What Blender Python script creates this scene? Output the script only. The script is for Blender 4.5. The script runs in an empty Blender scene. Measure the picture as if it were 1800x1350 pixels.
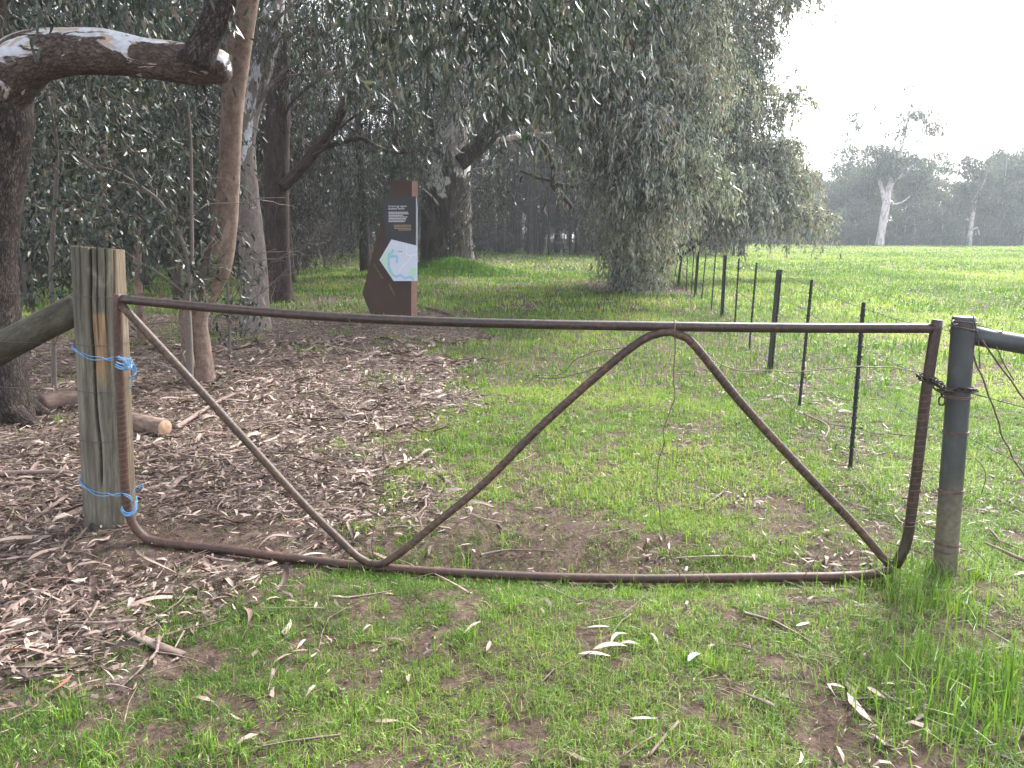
import bpy, math
import numpy as np
from mathutils import Vector

rng = np.random.default_rng(11)
SC = bpy.context.scene
COL = SC.collection
PI = math.pi

# ------------------------------------------------------------------ camera geometry
F, CX, CY, H, PITCH = 1330.0, 900.0, 675.0, 1.6, math.radians(11.06)
cp, sp = math.cos(PITCH), math.sin(PITCH)

def ray(px, py):
    u, v = (px - CX) / F, -(py - CY) / F
    return np.array([u, cp + v * sp, -sp + v * cp])

def P(px, py, Y):
    d = ray(px, py)
    return np.array([0, 0, H]) + d * (Y / d[1])

def G(px, py, z=0.0):
    d = ray(px, py)
    return np.array([0, 0, H]) + d * ((z - H) / d[2])

def depth(p):
    return p[1] * cp - (p[2] - H) * sp

def PP(lst, Y):
    pts = [P(a, b, Y) for a, b, w in lst]
    rr = [w * 0.5 * depth(p) / F for (a, b, w), p in zip(lst, pts)]
    return np.array(pts), np.array(rr)

# ------------------------------------------------------------------ noise
_T = np.random.default_rng(3).random((256, 256))
def vn(x, y, s=0):
    x = np.asarray(x, float) + s * 17.3; y = np.asarray(y, float) + s * 41.7
    xi = np.floor(x).astype(int); yi = np.floor(y).astype(int)
    fx = x - xi; fy = y - yi
    fx = fx * fx * (3 - 2 * fx); fy = fy * fy * (3 - 2 * fy)
    a = _T[xi & 255, yi & 255]; b = _T[(xi + 1) & 255, yi & 255]
    c = _T[xi & 255, (yi + 1) & 255]; d = _T[(xi + 1) & 255, (yi + 1) & 255]
    return (a * (1 - fx) + b * fx) * (1 - fy) + (c * (1 - fx) + d * fx) * fy
def fbm(x, y, s=0, o=4):
    r = 0; a = 0.5; t = 0
    for k in range(o):
        r = r + a * vn(x * 2 ** k, y * 2 ** k, s + k * 3); t += a; a *= 0.5
    return r / t
def sstep(a, b, x):
    t = np.clip((x - a) / (b - a), 0, 1)
    return t * t * (3 - 2 * t)

# ------------------------------------------------------------------ mesh building
class Geo:
    def __init__(s):
        s.V = []; s.L = []; s.S = []; s.M = []; s.sm = []; s.R = []; s.B = []; s.n = 0
    def add(s, V, Fc, mat=0, rnd=None, bark=None, smooth=True):
        V = np.asarray(V, np.float32).reshape(-1, 3)
        s.V.append(V)
        s.R.append(np.full(len(V), 0.5, np.float32) if rnd is None else np.asarray(rnd, np.float32).reshape(-1))
        s.B.append(V.copy() if bark is None else np.asarray(bark, np.float32).reshape(-1, 3))
        for f in (Fc if isinstance(Fc, list) else [Fc]):
            f = np.asarray(f, np.int64)
            if f.size == 0: continue
            s.L.append((f + s.n).reshape(-1)); s.S.append(np.full(len(f), f.shape[1]))
            s.M.append(np.full(len(f), mat)); s.sm.append(np.full(len(f), smooth))
        s.n += len(V)
    def mesh(s, name, origin=(0, 0, 0)):
        me = bpy.data.meshes.new(name)
        V = np.concatenate(s.V) - np.asarray(origin, np.float32)
        L = np.concatenate(s.L); S = np.concatenate(s.S)
        me.vertices.add(len(V)); me.vertices.foreach_set('co', V.astype(np.float32).ravel())
        me.loops.add(len(L)); me.loops.foreach_set('vertex_index', L.astype(np.int32))
        me.polygons.add(len(S))
        st = np.zeros(len(S), np.int32); st[1:] = np.cumsum(S)[:-1]
        me.polygons.foreach_set('loop_start', st)
        me.polygons.foreach_set('material_index', np.concatenate(s.M).astype(np.int32))
        me.polygons.foreach_set('use_smooth', np.concatenate(s.sm).astype(bool))
        a = me.attributes.new('rnd', 'FLOAT', 'POINT'); a.data.foreach_set('value', np.concatenate(s.R))
        a = me.attributes.new('bark', 'FLOAT_VECTOR', 'POINT'); a.data.foreach_set('vector', np.concatenate(s.B).ravel())
        me.update(calc_edges=True)
        return me
    def obj(s, name, mats, parent=None, origin=None):
        if origin is None:
            origin = tuple(parent.location) if parent is not None else (0, 0, 0)
        if parent is not None and parent.parent is not None:
            origin = tuple(parent.matrix_local.translation + parent.parent.location)
        me = s.mesh(name, origin)
        for m in (mats if isinstance(mats, (list, tuple)) else [mats]): me.materials.append(m)
        o = bpy.data.objects.new(name, me); COL.objects.link(o)
        if parent is not None: o.parent = parent
        else: o.location = origin
        return o

def tag(o, label=None, cat=None, group=None, kind=None):
    if label: o['label'] = label
    if cat: o['category'] = cat
    if group: o['group'] = group
    if kind: o['kind'] = kind
    return o

def empty(name, loc, label=None, cat=None, group=None):
    o = bpy.data.objects.new(name, None); COL.objects.link(o)
    o.location = tuple(float(v) for v in loc); o.empty_display_size = 0.2
    return tag(o, label, cat, group)

def resample(pts, r, step):
    """Catmull-Rom through pts, about one sample per step."""
    pts = np.asarray(pts, float); r = np.asarray(r, float)
    if len(pts) < 3:
        n = max(2, int(np.linalg.norm(pts[-1] - pts[0]) / step) + 1)
        t = np.linspace(0, 1, n)[:, None]
        return pts[0] * (1 - t) + pts[-1] * t, r[0] * (1 - t[:, 0]) + r[-1] * t[:, 0]
    Pp = np.vstack([2 * pts[0] - pts[1], pts, 2 * pts[-1] - pts[-2]])
    op = []; orr = []
    for i in range(len(pts) - 1):
        n = max(1, int(np.linalg.norm(pts[i + 1] - pts[i]) / step))
        t = (np.arange(n) / n)[:, None]
        p0, p1, p2, p3 = Pp[i:i + 4]
        op.append(0.5 * ((2 * p1) + (-p0 + p2) * t + (2 * p0 - 5 * p1 + 4 * p2 - p3) * t ** 2 + (-p0 + 3 * p1 - 3 * p2 + p3) * t ** 3))
        orr.append(r[i] + (r[i + 1] - r[i]) * t[:, 0])
    op.append(pts[-1:]); orr.append(r[-1:])
    return np.vstack(op), np.concatenate(orr)

def tube(g, pts, r, seg=8, step=None, mat=0, wob=0.0, wf=2.0, rnd=0.5, cap=True, seed=0, flat=None, smooth=True):
    pts = np.asarray(pts, float); r = np.broadcast_to(np.asarray(r, float), (len(pts),)).copy()
    if step: pts, r = resample(pts, r, step)
    n = len(pts)
    T = np.gradient(pts, axis=0); T /= np.linalg.norm(T, axis=1)[:, None] + 1e-12
    a = np.array([0, 0, 1.0]) if abs(T[0][2]) < 0.9 else np.array([1.0, 0, 0])
    N = np.zeros_like(T); v = a - T[0] * (a @ T[0]); v /= np.linalg.norm(v); N[0] = v
    for i in range(1, n):
        v = N[i - 1] - T[i] * (N[i - 1] @ T[i]); N[i] = v / (np.linalg.norm(v) + 1e-12)
    B = np.cross(T, N)
    th = np.arange(seg) / seg * 2 * PI
    s = np.concatenate([[0], np.cumsum(np.linalg.norm(np.diff(pts, axis=0), axis=1))])
    c, sn = np.cos(th)[None, :], np.sin(th)[None, :]
    rad = np.repeat(r[:, None], seg, 1)
    if wob:
        w = fbm(c * 1.6 * 1.3 + 7 + seed, s[:, None] * wf + 0 * c, 1, 3) + fbm(sn * 1.6 * 1.3 + 31 + seed, s[:, None] * wf * 0.8 + 0 * c, 5, 3) - 1.0
        w2 = vn(c * 5 + seed, s[:, None] * wf * 3 + 0 * c, 9) + vn(sn * 5 + seed, s[:, None] * wf * 3 + 0 * c, 11) - 1
        rad = rad * (1 + wob * 1.6 * w + wob * 0.5 * w2)
    k2 = 1.0 if flat is None else flat
    V = pts[:, None, :] + rad[..., None] * (N[:, None, :] * c[..., None] * k2 + B[:, None, :] * sn[..., None])
    bark = np.stack([r[:, None] * c, r[:, None] * sn, np.repeat(s[:, None], seg, 1) + 0 * c], -1) + np.array([seed * 3.1, seed * 1.7, seed * 5.3])
    i = np.arange(n - 1)[:, None] * seg; j = np.arange(seg)[None, :]; j2 = (j + 1) % seg
    Q = np.stack([i + j, i + j2, i + seg + j2, i + seg + j], -1).reshape(-1, 4)
    fc = [Q]
    if cap:
        fc += [np.arange(seg)[::-1][None, :], (np.arange(seg) + (n - 1) * seg)[None, :]]
    g.add(V.reshape(-1, 3), fc, mat, np.full(n * seg, rnd), bark.reshape(-1, 3), smooth)

def box(g, c, sx, sy, sz, mat=0, ax=None, bev=0.0):
    """box of full sizes about centre c, axes ax (3 rows)."""
    ax = np.eye(3) if ax is None else np.asarray(ax)
    cs = np.array([[x, y, z] for z in (-.5, .5) for x, y in ((-.5, -.5), (.5, -.5), (.5, .5), (-.5, .5))]) * [sx, sy, sz]
    V = np.asarray(c) + cs @ ax
    Fq = [[0, 3, 2, 1], [4, 5, 6, 7], [0, 1, 5, 4], [1, 2, 6, 5], [2, 3, 7, 6], [3, 0, 4, 7]]
    g.add(V, np.array(Fq), mat, smooth=False)

def prism(g, poly, n_off, mat=0):
    """poly: (k,3) planar points; extruded by vector n_off."""
    p = np.asarray(poly, float); k = len(p); V = np.vstack([p, p + n_off])
    i = np.arange(k); j = (i + 1) % k
    g.add(V, [i[None, ::-1], (i + k)[None, :], np.stack([i, j, j + k, i + k], 1)], mat, smooth=False)

def norm(v):
    return v / (np.linalg.norm(v, axis=-1, keepdims=True) + 1e-9)

def leaves(g, pos, d, ln, wd, detail=0, mat=0, curl=0.12, rnd=None):
    n = len(pos)
    if n == 0: return
    d = norm(d); side = norm(np.cross(d, rng.normal(size=(n, 3)))); nr = np.cross(d, side)
    ln = ln[:, None]; wd = wd[:, None] * 0.5
    rnd = rng.random(n) if rnd is None else rnd
    if detail == 0:
        m = pos + d * ln * 0.42 + nr * ln * curl * 0.6
        V = np.stack([pos, m + side * wd, pos + d * ln, m - side * wd], 1).reshape(-1, 3)
        Fc = np.arange(4 * n).reshape(n, 4)
        g.add(V, Fc, mat, np.repeat(rnd, 4), smooth=False)
    else:
        cu = (rng.normal(0, 1, (n, 1))) * curl; bend = side * rng.normal(0, 0.10, (n, 1)) * ln
        def cl(t): return pos + d * ln * t + nr * ln * cu * 4 * t * (1 - t) + bend * 4 * t * (1 - t)
        up = nr * wd * 0.25
        V = np.stack([cl(0), cl(.3) + side * wd + up, cl(.3) - side * wd + up, cl(.68) + side * wd * .75 + up, cl(.68) - side * wd * .75 + up, cl(1.0)], 1).reshape(-1, 3)
        b = (np.arange(n) * 6)[:, None]
        g.add(V, [b + np.array([[0, 1, 2]]), b + np.array([[1, 3, 4, 2]]), b + np.array([[3, 5, 4]])], mat, np.repeat(rnd, 6), smooth=False)

def twigs3(g, Pth, r, mat=1):
    """Pth (n,k,3): many thin three-sided twigs at once."""
    n, k, _ = Pth.shape
    if n == 0: return
    d = norm(Pth[:, -1] - Pth[:, 0]); s1 = norm(np.cross(d, rng.normal(size=(n, 3)))); s2 = np.cross(d, s1)
    V = []
    for q in range(3):
        a = 2 * PI * q / 3
        rr = (r * (1 - 0.7 * np.arange(k) / (k - 1)))[None, :, None]
        V.append(Pth + rr * (math.cos(a) * s1 + math.sin(a) * s2)[:, None, :])
    V = np.stack(V, 2)  # n,k,3,3
    base = (np.arange(n) * k * 3)[:, None, None] + (np.arange(k - 1) * 3)[None, :, None]
    Fc = np.stack([np.stack([base + q, base + (q + 1) % 3, base + 3 + (q + 1) % 3, base + 3 + q], -1) for q in range(3)], -2).reshape(-1, 4)
    g.add(V.reshape(-1, 3), Fc, mat, np.full(n * k * 3, .5))

def sprays(g, c, rad, n, L=0.8, m=14, droop=0.9, ll=0.14, lw=0.024, detail=0, twig=0.0, rn=(0, 1), shell=2.2, jit=0.05):
    c = np.asarray(c, float); rad = np.broadcast_to(np.asarray(rad, float), (3,))
    u = norm(rng.normal(size=(n, 3))) * (rng.random((n, 1)) ** (1 / shell))
    A = c + u * rad
    out = norm(u * [1, 1, .35] + rng.normal(0, .45, (n, 3)))
    Ls = L * rng.uniform(.6, 1.3, (n, 1))
    dn = np.array([0, 0, -1.0])
    def path(t): return A + out * Ls * t * (1 - .4 * t) + dn * droop * Ls * t * t
    t = rng.uniform(.12, 1.0, (n, m))
    pos = A[:, None] + out[:, None] * Ls[:, None] * (t * (1 - .4 * t))[..., None] + dn * droop * (Ls * t * t)[..., None]
    tan = out[:, None] * (1 - .8 * t)[..., None] + dn * (2 * droop * t)[..., None]
    ld = norm(tan) * .45 + dn * (.25 + .55 * min(droop, 1.2)) + rng.normal(0, .50, (n, m, 3))
    pos = pos + rng.normal(0, jit, (n, m, 3))
    k = n * m
    cr = np.repeat(rng.uniform(-.16, .16, n), m) + rng.uniform(-.14, .14)
    rnd = np.clip(rng.uniform(rn[0], rn[1], k) + cr, 0, 1)
    leaves(g, pos.reshape(-1, 3), ld.reshape(-1, 3), ll * rng.uniform(.6, 1.25, k), lw * rng.uniform(.7, 1.3, k), detail, 0, rnd=rnd)
    if twig > 0:
        twigs3(g, np.stack([path(q) for q in (0, .3, .6, 1.0)], 1), twig)
    return A

# ------------------------------------------------------------------ materials
def new_mat(name):
    m = bpy.data.materials.new(name); m.use_nodes = True
    nt = m.node_tree; nt.nodes.clear()
    out = nt.nodes.new('ShaderNodeOutputMaterial'); b = nt.nodes.new('ShaderNodeBsdfPrincipled')
    nt.links.new(b.outputs[0], out.inputs[0])
    return m, nt, b, out
def N(nt, t, **k):
    n = nt.nodes.new('ShaderNode' + t)
    for a, v in k.items():
        if a.startswith('i_'):
            n.inputs[a[2:].replace('_', ' ')].default_value = v
        else: setattr(n, a, v)
    return n
def ramp(nt, fac, stops, interp='LINEAR'):
    n = N(nt, 'ValToRGB'); cr = n.color_ramp; cr.interpolation = interp
    while len(cr.elements) > 1: cr.elements.remove(cr.elements[-1])
    for i, (p, c) in enumerate(stops):
        e = cr.elements[0] if i == 0 else cr.elements.new(p)
        e.position = p; e.color = (c[0], c[1], c[2], 1) if not isinstance(c, (int, float)) else (c, c, c, 1)
    if fac is not None: nt.links.new(fac, n.inputs[0])
    return n.outputs[0]
def mix(nt, f, a, b, mode='MIX'):
    n = N(nt, 'Mix', data_type='RGBA', blend_type=mode)
    for s, v in ((n.inputs[0], f), (n.inputs[6], a), (n.inputs[7], b)):
        if hasattr(v, 'is_linked'): nt.links.new(v, s)
        elif isinstance(v, (int, float)): s.default_value = v
        else: s.default_value = (v[0], v[1], v[2], 1)
    return n.outputs[2]
def noise(nt, vec, scale, detail=4, rough=.55, dist=0.0, stretch=None):
    if stretch is not None:
        mp = N(nt, 'Mapping'); mp.inputs['Scale'].default_value = stretch
        nt.links.new(vec, mp.inputs['Vector']); vec = mp.outputs[0]
    n = N(nt, 'TexNoise'); n.inputs['Scale'].default_value = scale; n.inputs['Detail'].default_value = detail
    n.inputs['Roughness'].default_value = rough; n.inputs['Distortion'].default_value = dist
    nt.links.new(vec, n.inputs['Vector'])
    return n.outputs[0]
def bump(nt, b, h, st=.4, d=.01):
    n = N(nt, 'Bump'); n.inputs['Strength'].default_value = st; n.inputs['Distance'].default_value = d
    nt.links.new(h, n.inputs['Height']); nt.links.new(n.outputs[0], b.inputs['Normal'])
def attr(nt, name, vec=False):
    n = N(nt, 'Attribute', attribute_name=name)
    return n.outputs['Vector'] if vec else n.outputs['Fac']

def bark_mat(name, dark, mid, light, pale=None, pale_t=.55, fis=9.0, st=.6, dist=.02, pscale=2.2, second=None, st_z=.3, rise=None, up=None, scaly=0.0, spots=0):
    """rise: (h0, h1, amount) more pale bark between these lengths along the stem; up: (x offset, amount) more on the upper side"""
    m, nt, b, out = new_mat(name)
    v = attr(nt, 'bark', True)
    f1 = noise(nt, v, fis, 7, .7, .6, (1, 1, st_z)); f2 = noise(nt, v, fis * 3.5, 5, .7, .2, (1, 1, st_z * 1.3))
    f = mix(nt, .4, f1, f2)
    if scaly:
        mp = N(nt, 'Mapping'); mp.inputs['Scale'].default_value = (1, 1, .45); nt.links.new(v, mp.inputs['Vector'])
        wv = mix(nt, .05, mp.outputs[0], N(nt, 'TexNoise').outputs[1])
        vo = N(nt, 'TexVoronoi', feature='DISTANCE_TO_EDGE'); vo.inputs['Scale'].default_value = fis * 1.3
        dn = N(nt, 'TexNoise'); dn.inputs['Scale'].default_value = fis; nt.links.new(mp.outputs[0], dn.inputs['Vector'])
        wv = mix(nt, .10, mp.outputs[0], dn.outputs[1], 'ADD'); nt.links.new(wv, vo.inputs['Vector'])
        f = mix(nt, scaly, f, ramp(nt, vo.outputs['Distance'], [(0, .12), (.10, .48), (.35, .68)]))
    c = ramp(nt, f, [(.36, dark), (.49, mid), (.64, light)])
    big = noise(nt, v, 1.7, 5, .65)
    c = mix(nt, ramp(nt, big, [(.40, .0), (.62, .6)]), c, tuple(x * .62 for x in mid))
    if spots:
        mp2 = N(nt, 'Mapping'); mp2.inputs['Scale'].default_value = (1, 1, .55); nt.links.new(v, mp2.inputs['Vector'])
        vs = N(nt, 'TexVoronoi'); vs.inputs['Scale'].default_value = spots; nt.links.new(mp2.outputs[0], vs.inputs['Vector'])
        c = mix(nt, ramp(nt, vs.outputs['Distance'], [(.10, .85), (.17, 0.)]), c, dark)
        c = mix(nt, ramp(nt, noise(nt, v, 5.5, 6, .7, .5, (1, 1, .5)), [(.54, 0.), (.62, .55)]), c, light)
    h = f
    if pale is not None:
        pn = noise(nt, v, pscale, 6, .6, .7, (1, 1, .42))
        sep = N(nt, 'SeparateXYZ'); nt.links.new(v, sep.inputs[0])
        if rise:
            mr = N(nt, 'MapRange'); nt.links.new(sep.outputs[2], mr.inputs[0])
            for k, q in enumerate((rise[0], rise[1], -rise[2], rise[2])): mr.inputs[k + 1].default_value = q
            ad = N(nt, 'Math', operation='ADD'); nt.links.new(pn, ad.inputs[0]); nt.links.new(mr.outputs[0], ad.inputs[1]); pn = ad.outputs[0]
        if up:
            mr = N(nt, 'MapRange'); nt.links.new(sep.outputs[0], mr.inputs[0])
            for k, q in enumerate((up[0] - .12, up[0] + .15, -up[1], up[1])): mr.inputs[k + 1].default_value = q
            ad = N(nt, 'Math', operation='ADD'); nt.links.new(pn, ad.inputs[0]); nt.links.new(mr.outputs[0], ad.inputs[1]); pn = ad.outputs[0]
        msk = ramp(nt, pn, [(pale_t - .012, 0.), (pale_t + .012, 1.)])
        fine = noise(nt, v, 18, 6, .65)
        pc = ramp(nt, fine, [(.3, tuple(x * .66 for x in pale)), (.6, pale)])
        if second is not None:
            sn_ = noise(nt, v, pscale * 1.7, 4, .6, .8, (1, 1, .5))
            pc = mix(nt, ramp(nt, sn_, [(.5, 0.), (.54, 1.)]), pc, second)
        c = mix(nt, msk, c, pc)
        h = mix(nt, ramp(nt, msk, [(0, 0.), (1, .75)]), f, (.62, .62, .62))
    nt.links.new(c, b.inputs['Base Color']); b.inputs['Roughness'].default_value = .85
    b.inputs['Specular IOR Level'].default_value = .2
    bump(nt, b, h, st, dist)
    return m

def leaf_mat(name, stops, trans=.22, rough=.42, spec=.5):
    m, nt, b, out = new_mat(name)
    r = attr(nt, 'rnd')
    c = ramp(nt, r, stops)
    nt.links.new(c, b.inputs['Base Color']); b.inputs['Roughness'].default_value = rough
    b.inputs['Specular IOR Level'].default_value = spec
    t = N(nt, 'BsdfTranslucent'); nt.links.new(mix(nt, 1.0, c, (1.0, 1.0, .55), 'MULTIPLY'), t.inputs[0])
    ms = N(nt, 'MixShader'); ms.inputs[0].default_value = trans
    nt.links.new(b.outputs[0], ms.inputs[1]); nt.links.new(t.outputs[0], ms.inputs[2])
    nt.links.new(ms.outputs[0], out.inputs[0])
    return m

def rust_mat(name, base, hi, dk, rough=.55, metal=.0, scale=28):
    m, nt, b, out = new_mat(name)
    tc = N(nt, 'TexCoord').outputs['Object']
    n1 = noise(nt, tc, scale, 6, .65); n2 = noise(nt, tc, 3.2, 3, .5)
    c = ramp(nt, n1, [(.3, dk), (.5, base), (.68, hi)])
    c = mix(nt, ramp(nt, n2, [(.4, 0.), (.7, .6)]), c, dk)
    nt.links.new(c, b.inputs['Base Color']); b.inputs['Metallic'].default_value = metal
    nt.links.new(ramp(nt, n1, [(.3, rough - .12), (.7, rough + .2)]), b.inputs['Roughness'])
    bump(nt, b, n1, .35, .002)
    return m

def flat_mat(name, c, rough=.6, var=.15, scale=30, spec=.4):
    m, nt, b, out = new_mat(name)
    tc = N(nt, 'TexCoord').outputs['Object']
    n1 = noise(nt, tc, scale, 4, .6)
    nt.links.new(ramp(nt, n1, [(.3, tuple(x * (1 - var) for x in c)), (.7, tuple(min(1, x * (1 + var)) for x in c))]), b.inputs['Base Color'])
    b.inputs['Roughness'].default_value = rough; b.inputs['Specular IOR Level'].default_value = spec
    return m

M = {}
M['bark_rough'] = bark_mat('rough_brown_bark', (.008, .006, .005), (.034, .025, .021), (.15, .11, .09), fis=22, st=1.0, dist=.04, st_z=.4, scaly=.3)
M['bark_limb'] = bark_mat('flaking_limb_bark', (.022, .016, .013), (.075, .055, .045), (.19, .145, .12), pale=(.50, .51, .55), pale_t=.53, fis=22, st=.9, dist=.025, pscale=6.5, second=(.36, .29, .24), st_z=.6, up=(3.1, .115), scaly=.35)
M['bark_brown'] = bark_mat('smooth_tan_bark', (.060, .041, .032), (.150, .102, .080), (.25, .18, .145), fis=9, st=.5, dist=.012, st_z=.7, spots=9)
M['bark_gum'] = bark_mat('patchy_white_gum_bark', (.060, .048, .043), (.19, .155, .138), (.31, .26, .235), pale=(.56, .57, .60), pale_t=.50, fis=14, st=.5, dist=.012, pscale=3.6, second=(.20, .165, .15), rise=(1.5, 6.5, .16))
M['bark_dark'] = bark_mat('dark_stringy_bark', (.012, .008, .007), (.048, .032, .026), (.105, .075, .060), fis=16, st=1.0, dist=.04, st_z=.2)
M['bark_old'] = bark_mat('old_gum_bark', (.014, .010, .009), (.07, .055, .047), (.20, .17, .15), pale=(.60, .57, .54), pale_t=.53, fis=6, st=1.0, dist=.10, st_z=.16, pscale=1.1, second=(.28, .24, .22), rise=(2.0, 6.5, .22))
M['bark_grey'] = bark_mat('grey_brown_bark', (.022, .018, .015), (.065, .052, .044), (.12, .098, .083), fis=9, st=.5)
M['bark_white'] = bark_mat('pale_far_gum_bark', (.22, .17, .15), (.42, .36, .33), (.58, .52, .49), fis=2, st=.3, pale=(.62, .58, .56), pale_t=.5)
M['bark_twig'] = flat_mat('twig_bark', (.045, .034, .029), .8)
M['twig_grey'] = flat_mat('pale_grey_twig', (.13, .105, .09), .8)
GUM = [(0, (.008, .015, .010)), (.4, (.019, .032, .020)), (.7, (.044, .064, .042)), (.87, (.105, .130, .092)), (.95, (.15, .155, .10)), (1, (.13, .085, .055))]
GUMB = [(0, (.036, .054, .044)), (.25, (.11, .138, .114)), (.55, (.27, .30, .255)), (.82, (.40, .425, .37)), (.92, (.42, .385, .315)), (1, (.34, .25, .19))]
M['leaf_near'] = leaf_mat('gum_leaf_near', GUM, .2, .42, .5)
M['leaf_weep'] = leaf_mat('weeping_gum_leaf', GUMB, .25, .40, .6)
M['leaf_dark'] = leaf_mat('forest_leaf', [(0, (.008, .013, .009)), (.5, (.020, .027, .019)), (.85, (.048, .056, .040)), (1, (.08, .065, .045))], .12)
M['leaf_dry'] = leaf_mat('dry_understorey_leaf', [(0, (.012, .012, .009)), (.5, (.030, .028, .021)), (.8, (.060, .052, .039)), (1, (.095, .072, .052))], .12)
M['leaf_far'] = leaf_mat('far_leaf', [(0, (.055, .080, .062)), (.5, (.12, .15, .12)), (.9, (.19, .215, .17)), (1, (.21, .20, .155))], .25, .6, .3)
M['grass'] = leaf_mat('grass_blade', [(0, (.045, .105, .016)), (.3, (.100, .205, .028)), (.65, (.195, .320, .048)), (.86, (.32, .42, .085)), (.94, (.36, .34, .13)), (1, (.45, .37, .23))], .38, .5, .35)
M['field'] = leaf_mat('paddock_grass_blade', [(0, (.085, .170, .036)), (.4, (.170, .290, .065)), (.8, (.30, .42, .11)), (1, (.44, .48, .19))], .38, .55, .3)
M['litter'] = leaf_mat('dry_fallen_leaf', [(0, (.018, .012, .010)), (.25, (.072, .045, .036)), (.5, (.19, .128, .103)), (.75, (.33, .243, .20)), (.92, (.45, .36, .30)), (.98, (.54, .46, .39)), (1, (.25, .10, .062))], .08, .6, .35)
M['stick'] = bark_mat('fallen_stick_bark', (.07, .048, .04), (.19, .135, .115), (.33, .255, .22), fis=16, st=.5, dist=.006)
M['log'] = bark_mat('log_bark', (.06, .04, .032), (.17, .115, .09), (.30, .22, .175), pale=(.42, .34, .30), pale_t=.6, fis=10, st=.5, dist=.012)
M['rust'] = rust_mat('rusty_pipe', (.060, .025, .015), (.125, .052, .029), (.020, .011, .009), scale=45)
M['rust_dark'] = rust_mat('dark_rusted_pipe', (.034, .018, .014), (.085, .042, .028), (.013, .009, .008), .42, scale=45)
M['rust_tan'] = rust_mat('tan_rusted_pipe', (.055, .029, .017), (.155, .088, .050), (.018, .011, .008), .6, scale=40)
M['wire'] = rust_mat('rusty_wire', (.12, .07, .055), (.20, .12, .09), (.05, .03, .03), .6)
M['wire_grey'] = flat_mat('grey_wire', (.055, .055, .06), .6)
M['picket'] = rust_mat('black_steel_picket', (.022, .020, .022), (.05, .042, .042), (.010, .010, .012), .55)
M['chain'] = rust_mat('dark_chain_steel', (.045, .032, .028), (.11, .07, .055), (.018, .014, .014), .45, .5)
M['twine'] = flat_mat('blue_twine', (.11, .26, .45), .6, .35, 60)
M['corten'] = rust_mat('weathered_steel', (.058, .030, .020), (.080, .041, .027), (.040, .022, .015), .7, scale=9)
M['corten_side'] = rust_mat('weathered_steel_edge', (.22, .115, .085), (.26, .14, .105), (.17, .085, .065), .7, scale=9)
M['panel'] = flat_mat('charcoal_panel', (.030, .032, .038), .45, .08, 8)
M['panel_edge'] = flat_mat('panel_edge', (.45, .46, .48), .4, .05)
M['map_white'] = flat_mat('map_white', (.66, .69, .80), .4, .03, 8)
M['map_green'] = flat_mat('map_green', (.52, .72, .58), .4, .04, 8)
M['map_blue'] = flat_mat('map_blue', (.33, .58, .74), .4, .05, 8)
M['map_road'] = flat_mat('map_road', (.80, .82, .88), .4, .02, 8)
M['ink_white'] = flat_mat('white_lettering', (.72, .72, .75), .5, .02)
M['ink_gold'] = flat_mat('gold_lettering', (.45, .33, .18), .5, .05)
M['ink_olive'] = flat_mat('olive_lettering', (.17, .15, .05), .5, .05)
M['ink_grey'] = flat_mat('grey_lettering', (.16, .16, .18), .5, .05)

def wood_mat(name, fresh=True):
    m, nt, b, out = new_mat(name)
    v = attr(nt, 'bark', True)
    grain = noise(nt, v, 46, 7, .75, .3, (1, 1, .06))
    blot = noise(nt, v, 4.0, 5, .6, .3, (1, 1, .35))
    c = ramp(nt, grain, [(.28, (.045, .039, .030)), (.5, (.140, .124, .096)), (.7, (.27, .245, .20))])
    c = mix(nt, ramp(nt, blot, [(.42, 0.), (.62, .8)]), c, (.058, .055, .040))
    b2 = noise(nt, v, 7.5, 5, .65, .4, (1, 1, .3))
    c = mix(nt, ramp(nt, b2, [(.60, 0.), (.68, .35)]), c, (.33, .30, .24))
    sep = N(nt, 'SeparateXYZ'); nt.links.new(v, sep.inputs[0])
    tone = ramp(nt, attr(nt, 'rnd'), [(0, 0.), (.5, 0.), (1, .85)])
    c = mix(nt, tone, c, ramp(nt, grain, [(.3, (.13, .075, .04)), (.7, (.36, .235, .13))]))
    nt.links.new(c, b.inputs['Base Color']); b.inputs['Roughness'].default_value = .9
    b.inputs['Specular IOR Level'].default_value = .2
    bump(nt, b, grain, 1.0, .012)
    return m
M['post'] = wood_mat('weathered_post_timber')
M['brace_wood'] = bark_mat('mossy_brace_timber', (.020, .018, .012), (.062, .057, .040), (.125, .115, .085), fis=12, st=.6)
def cut_mat():
    m, nt, b, out = new_mat('cut_log_end')
    tc = N(nt, 'TexCoord').outputs['Object']
    n = noise(nt, tc, 20, 5)
    nt.links.new(ramp(nt, n, [(.3, (.22, .12, .07)), (.7, (.46, .31, .20))]), b.inputs['Base Color']); b.inputs['Roughness'].default_value = .9
    return m
M['cut'] = cut_mat()
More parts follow.
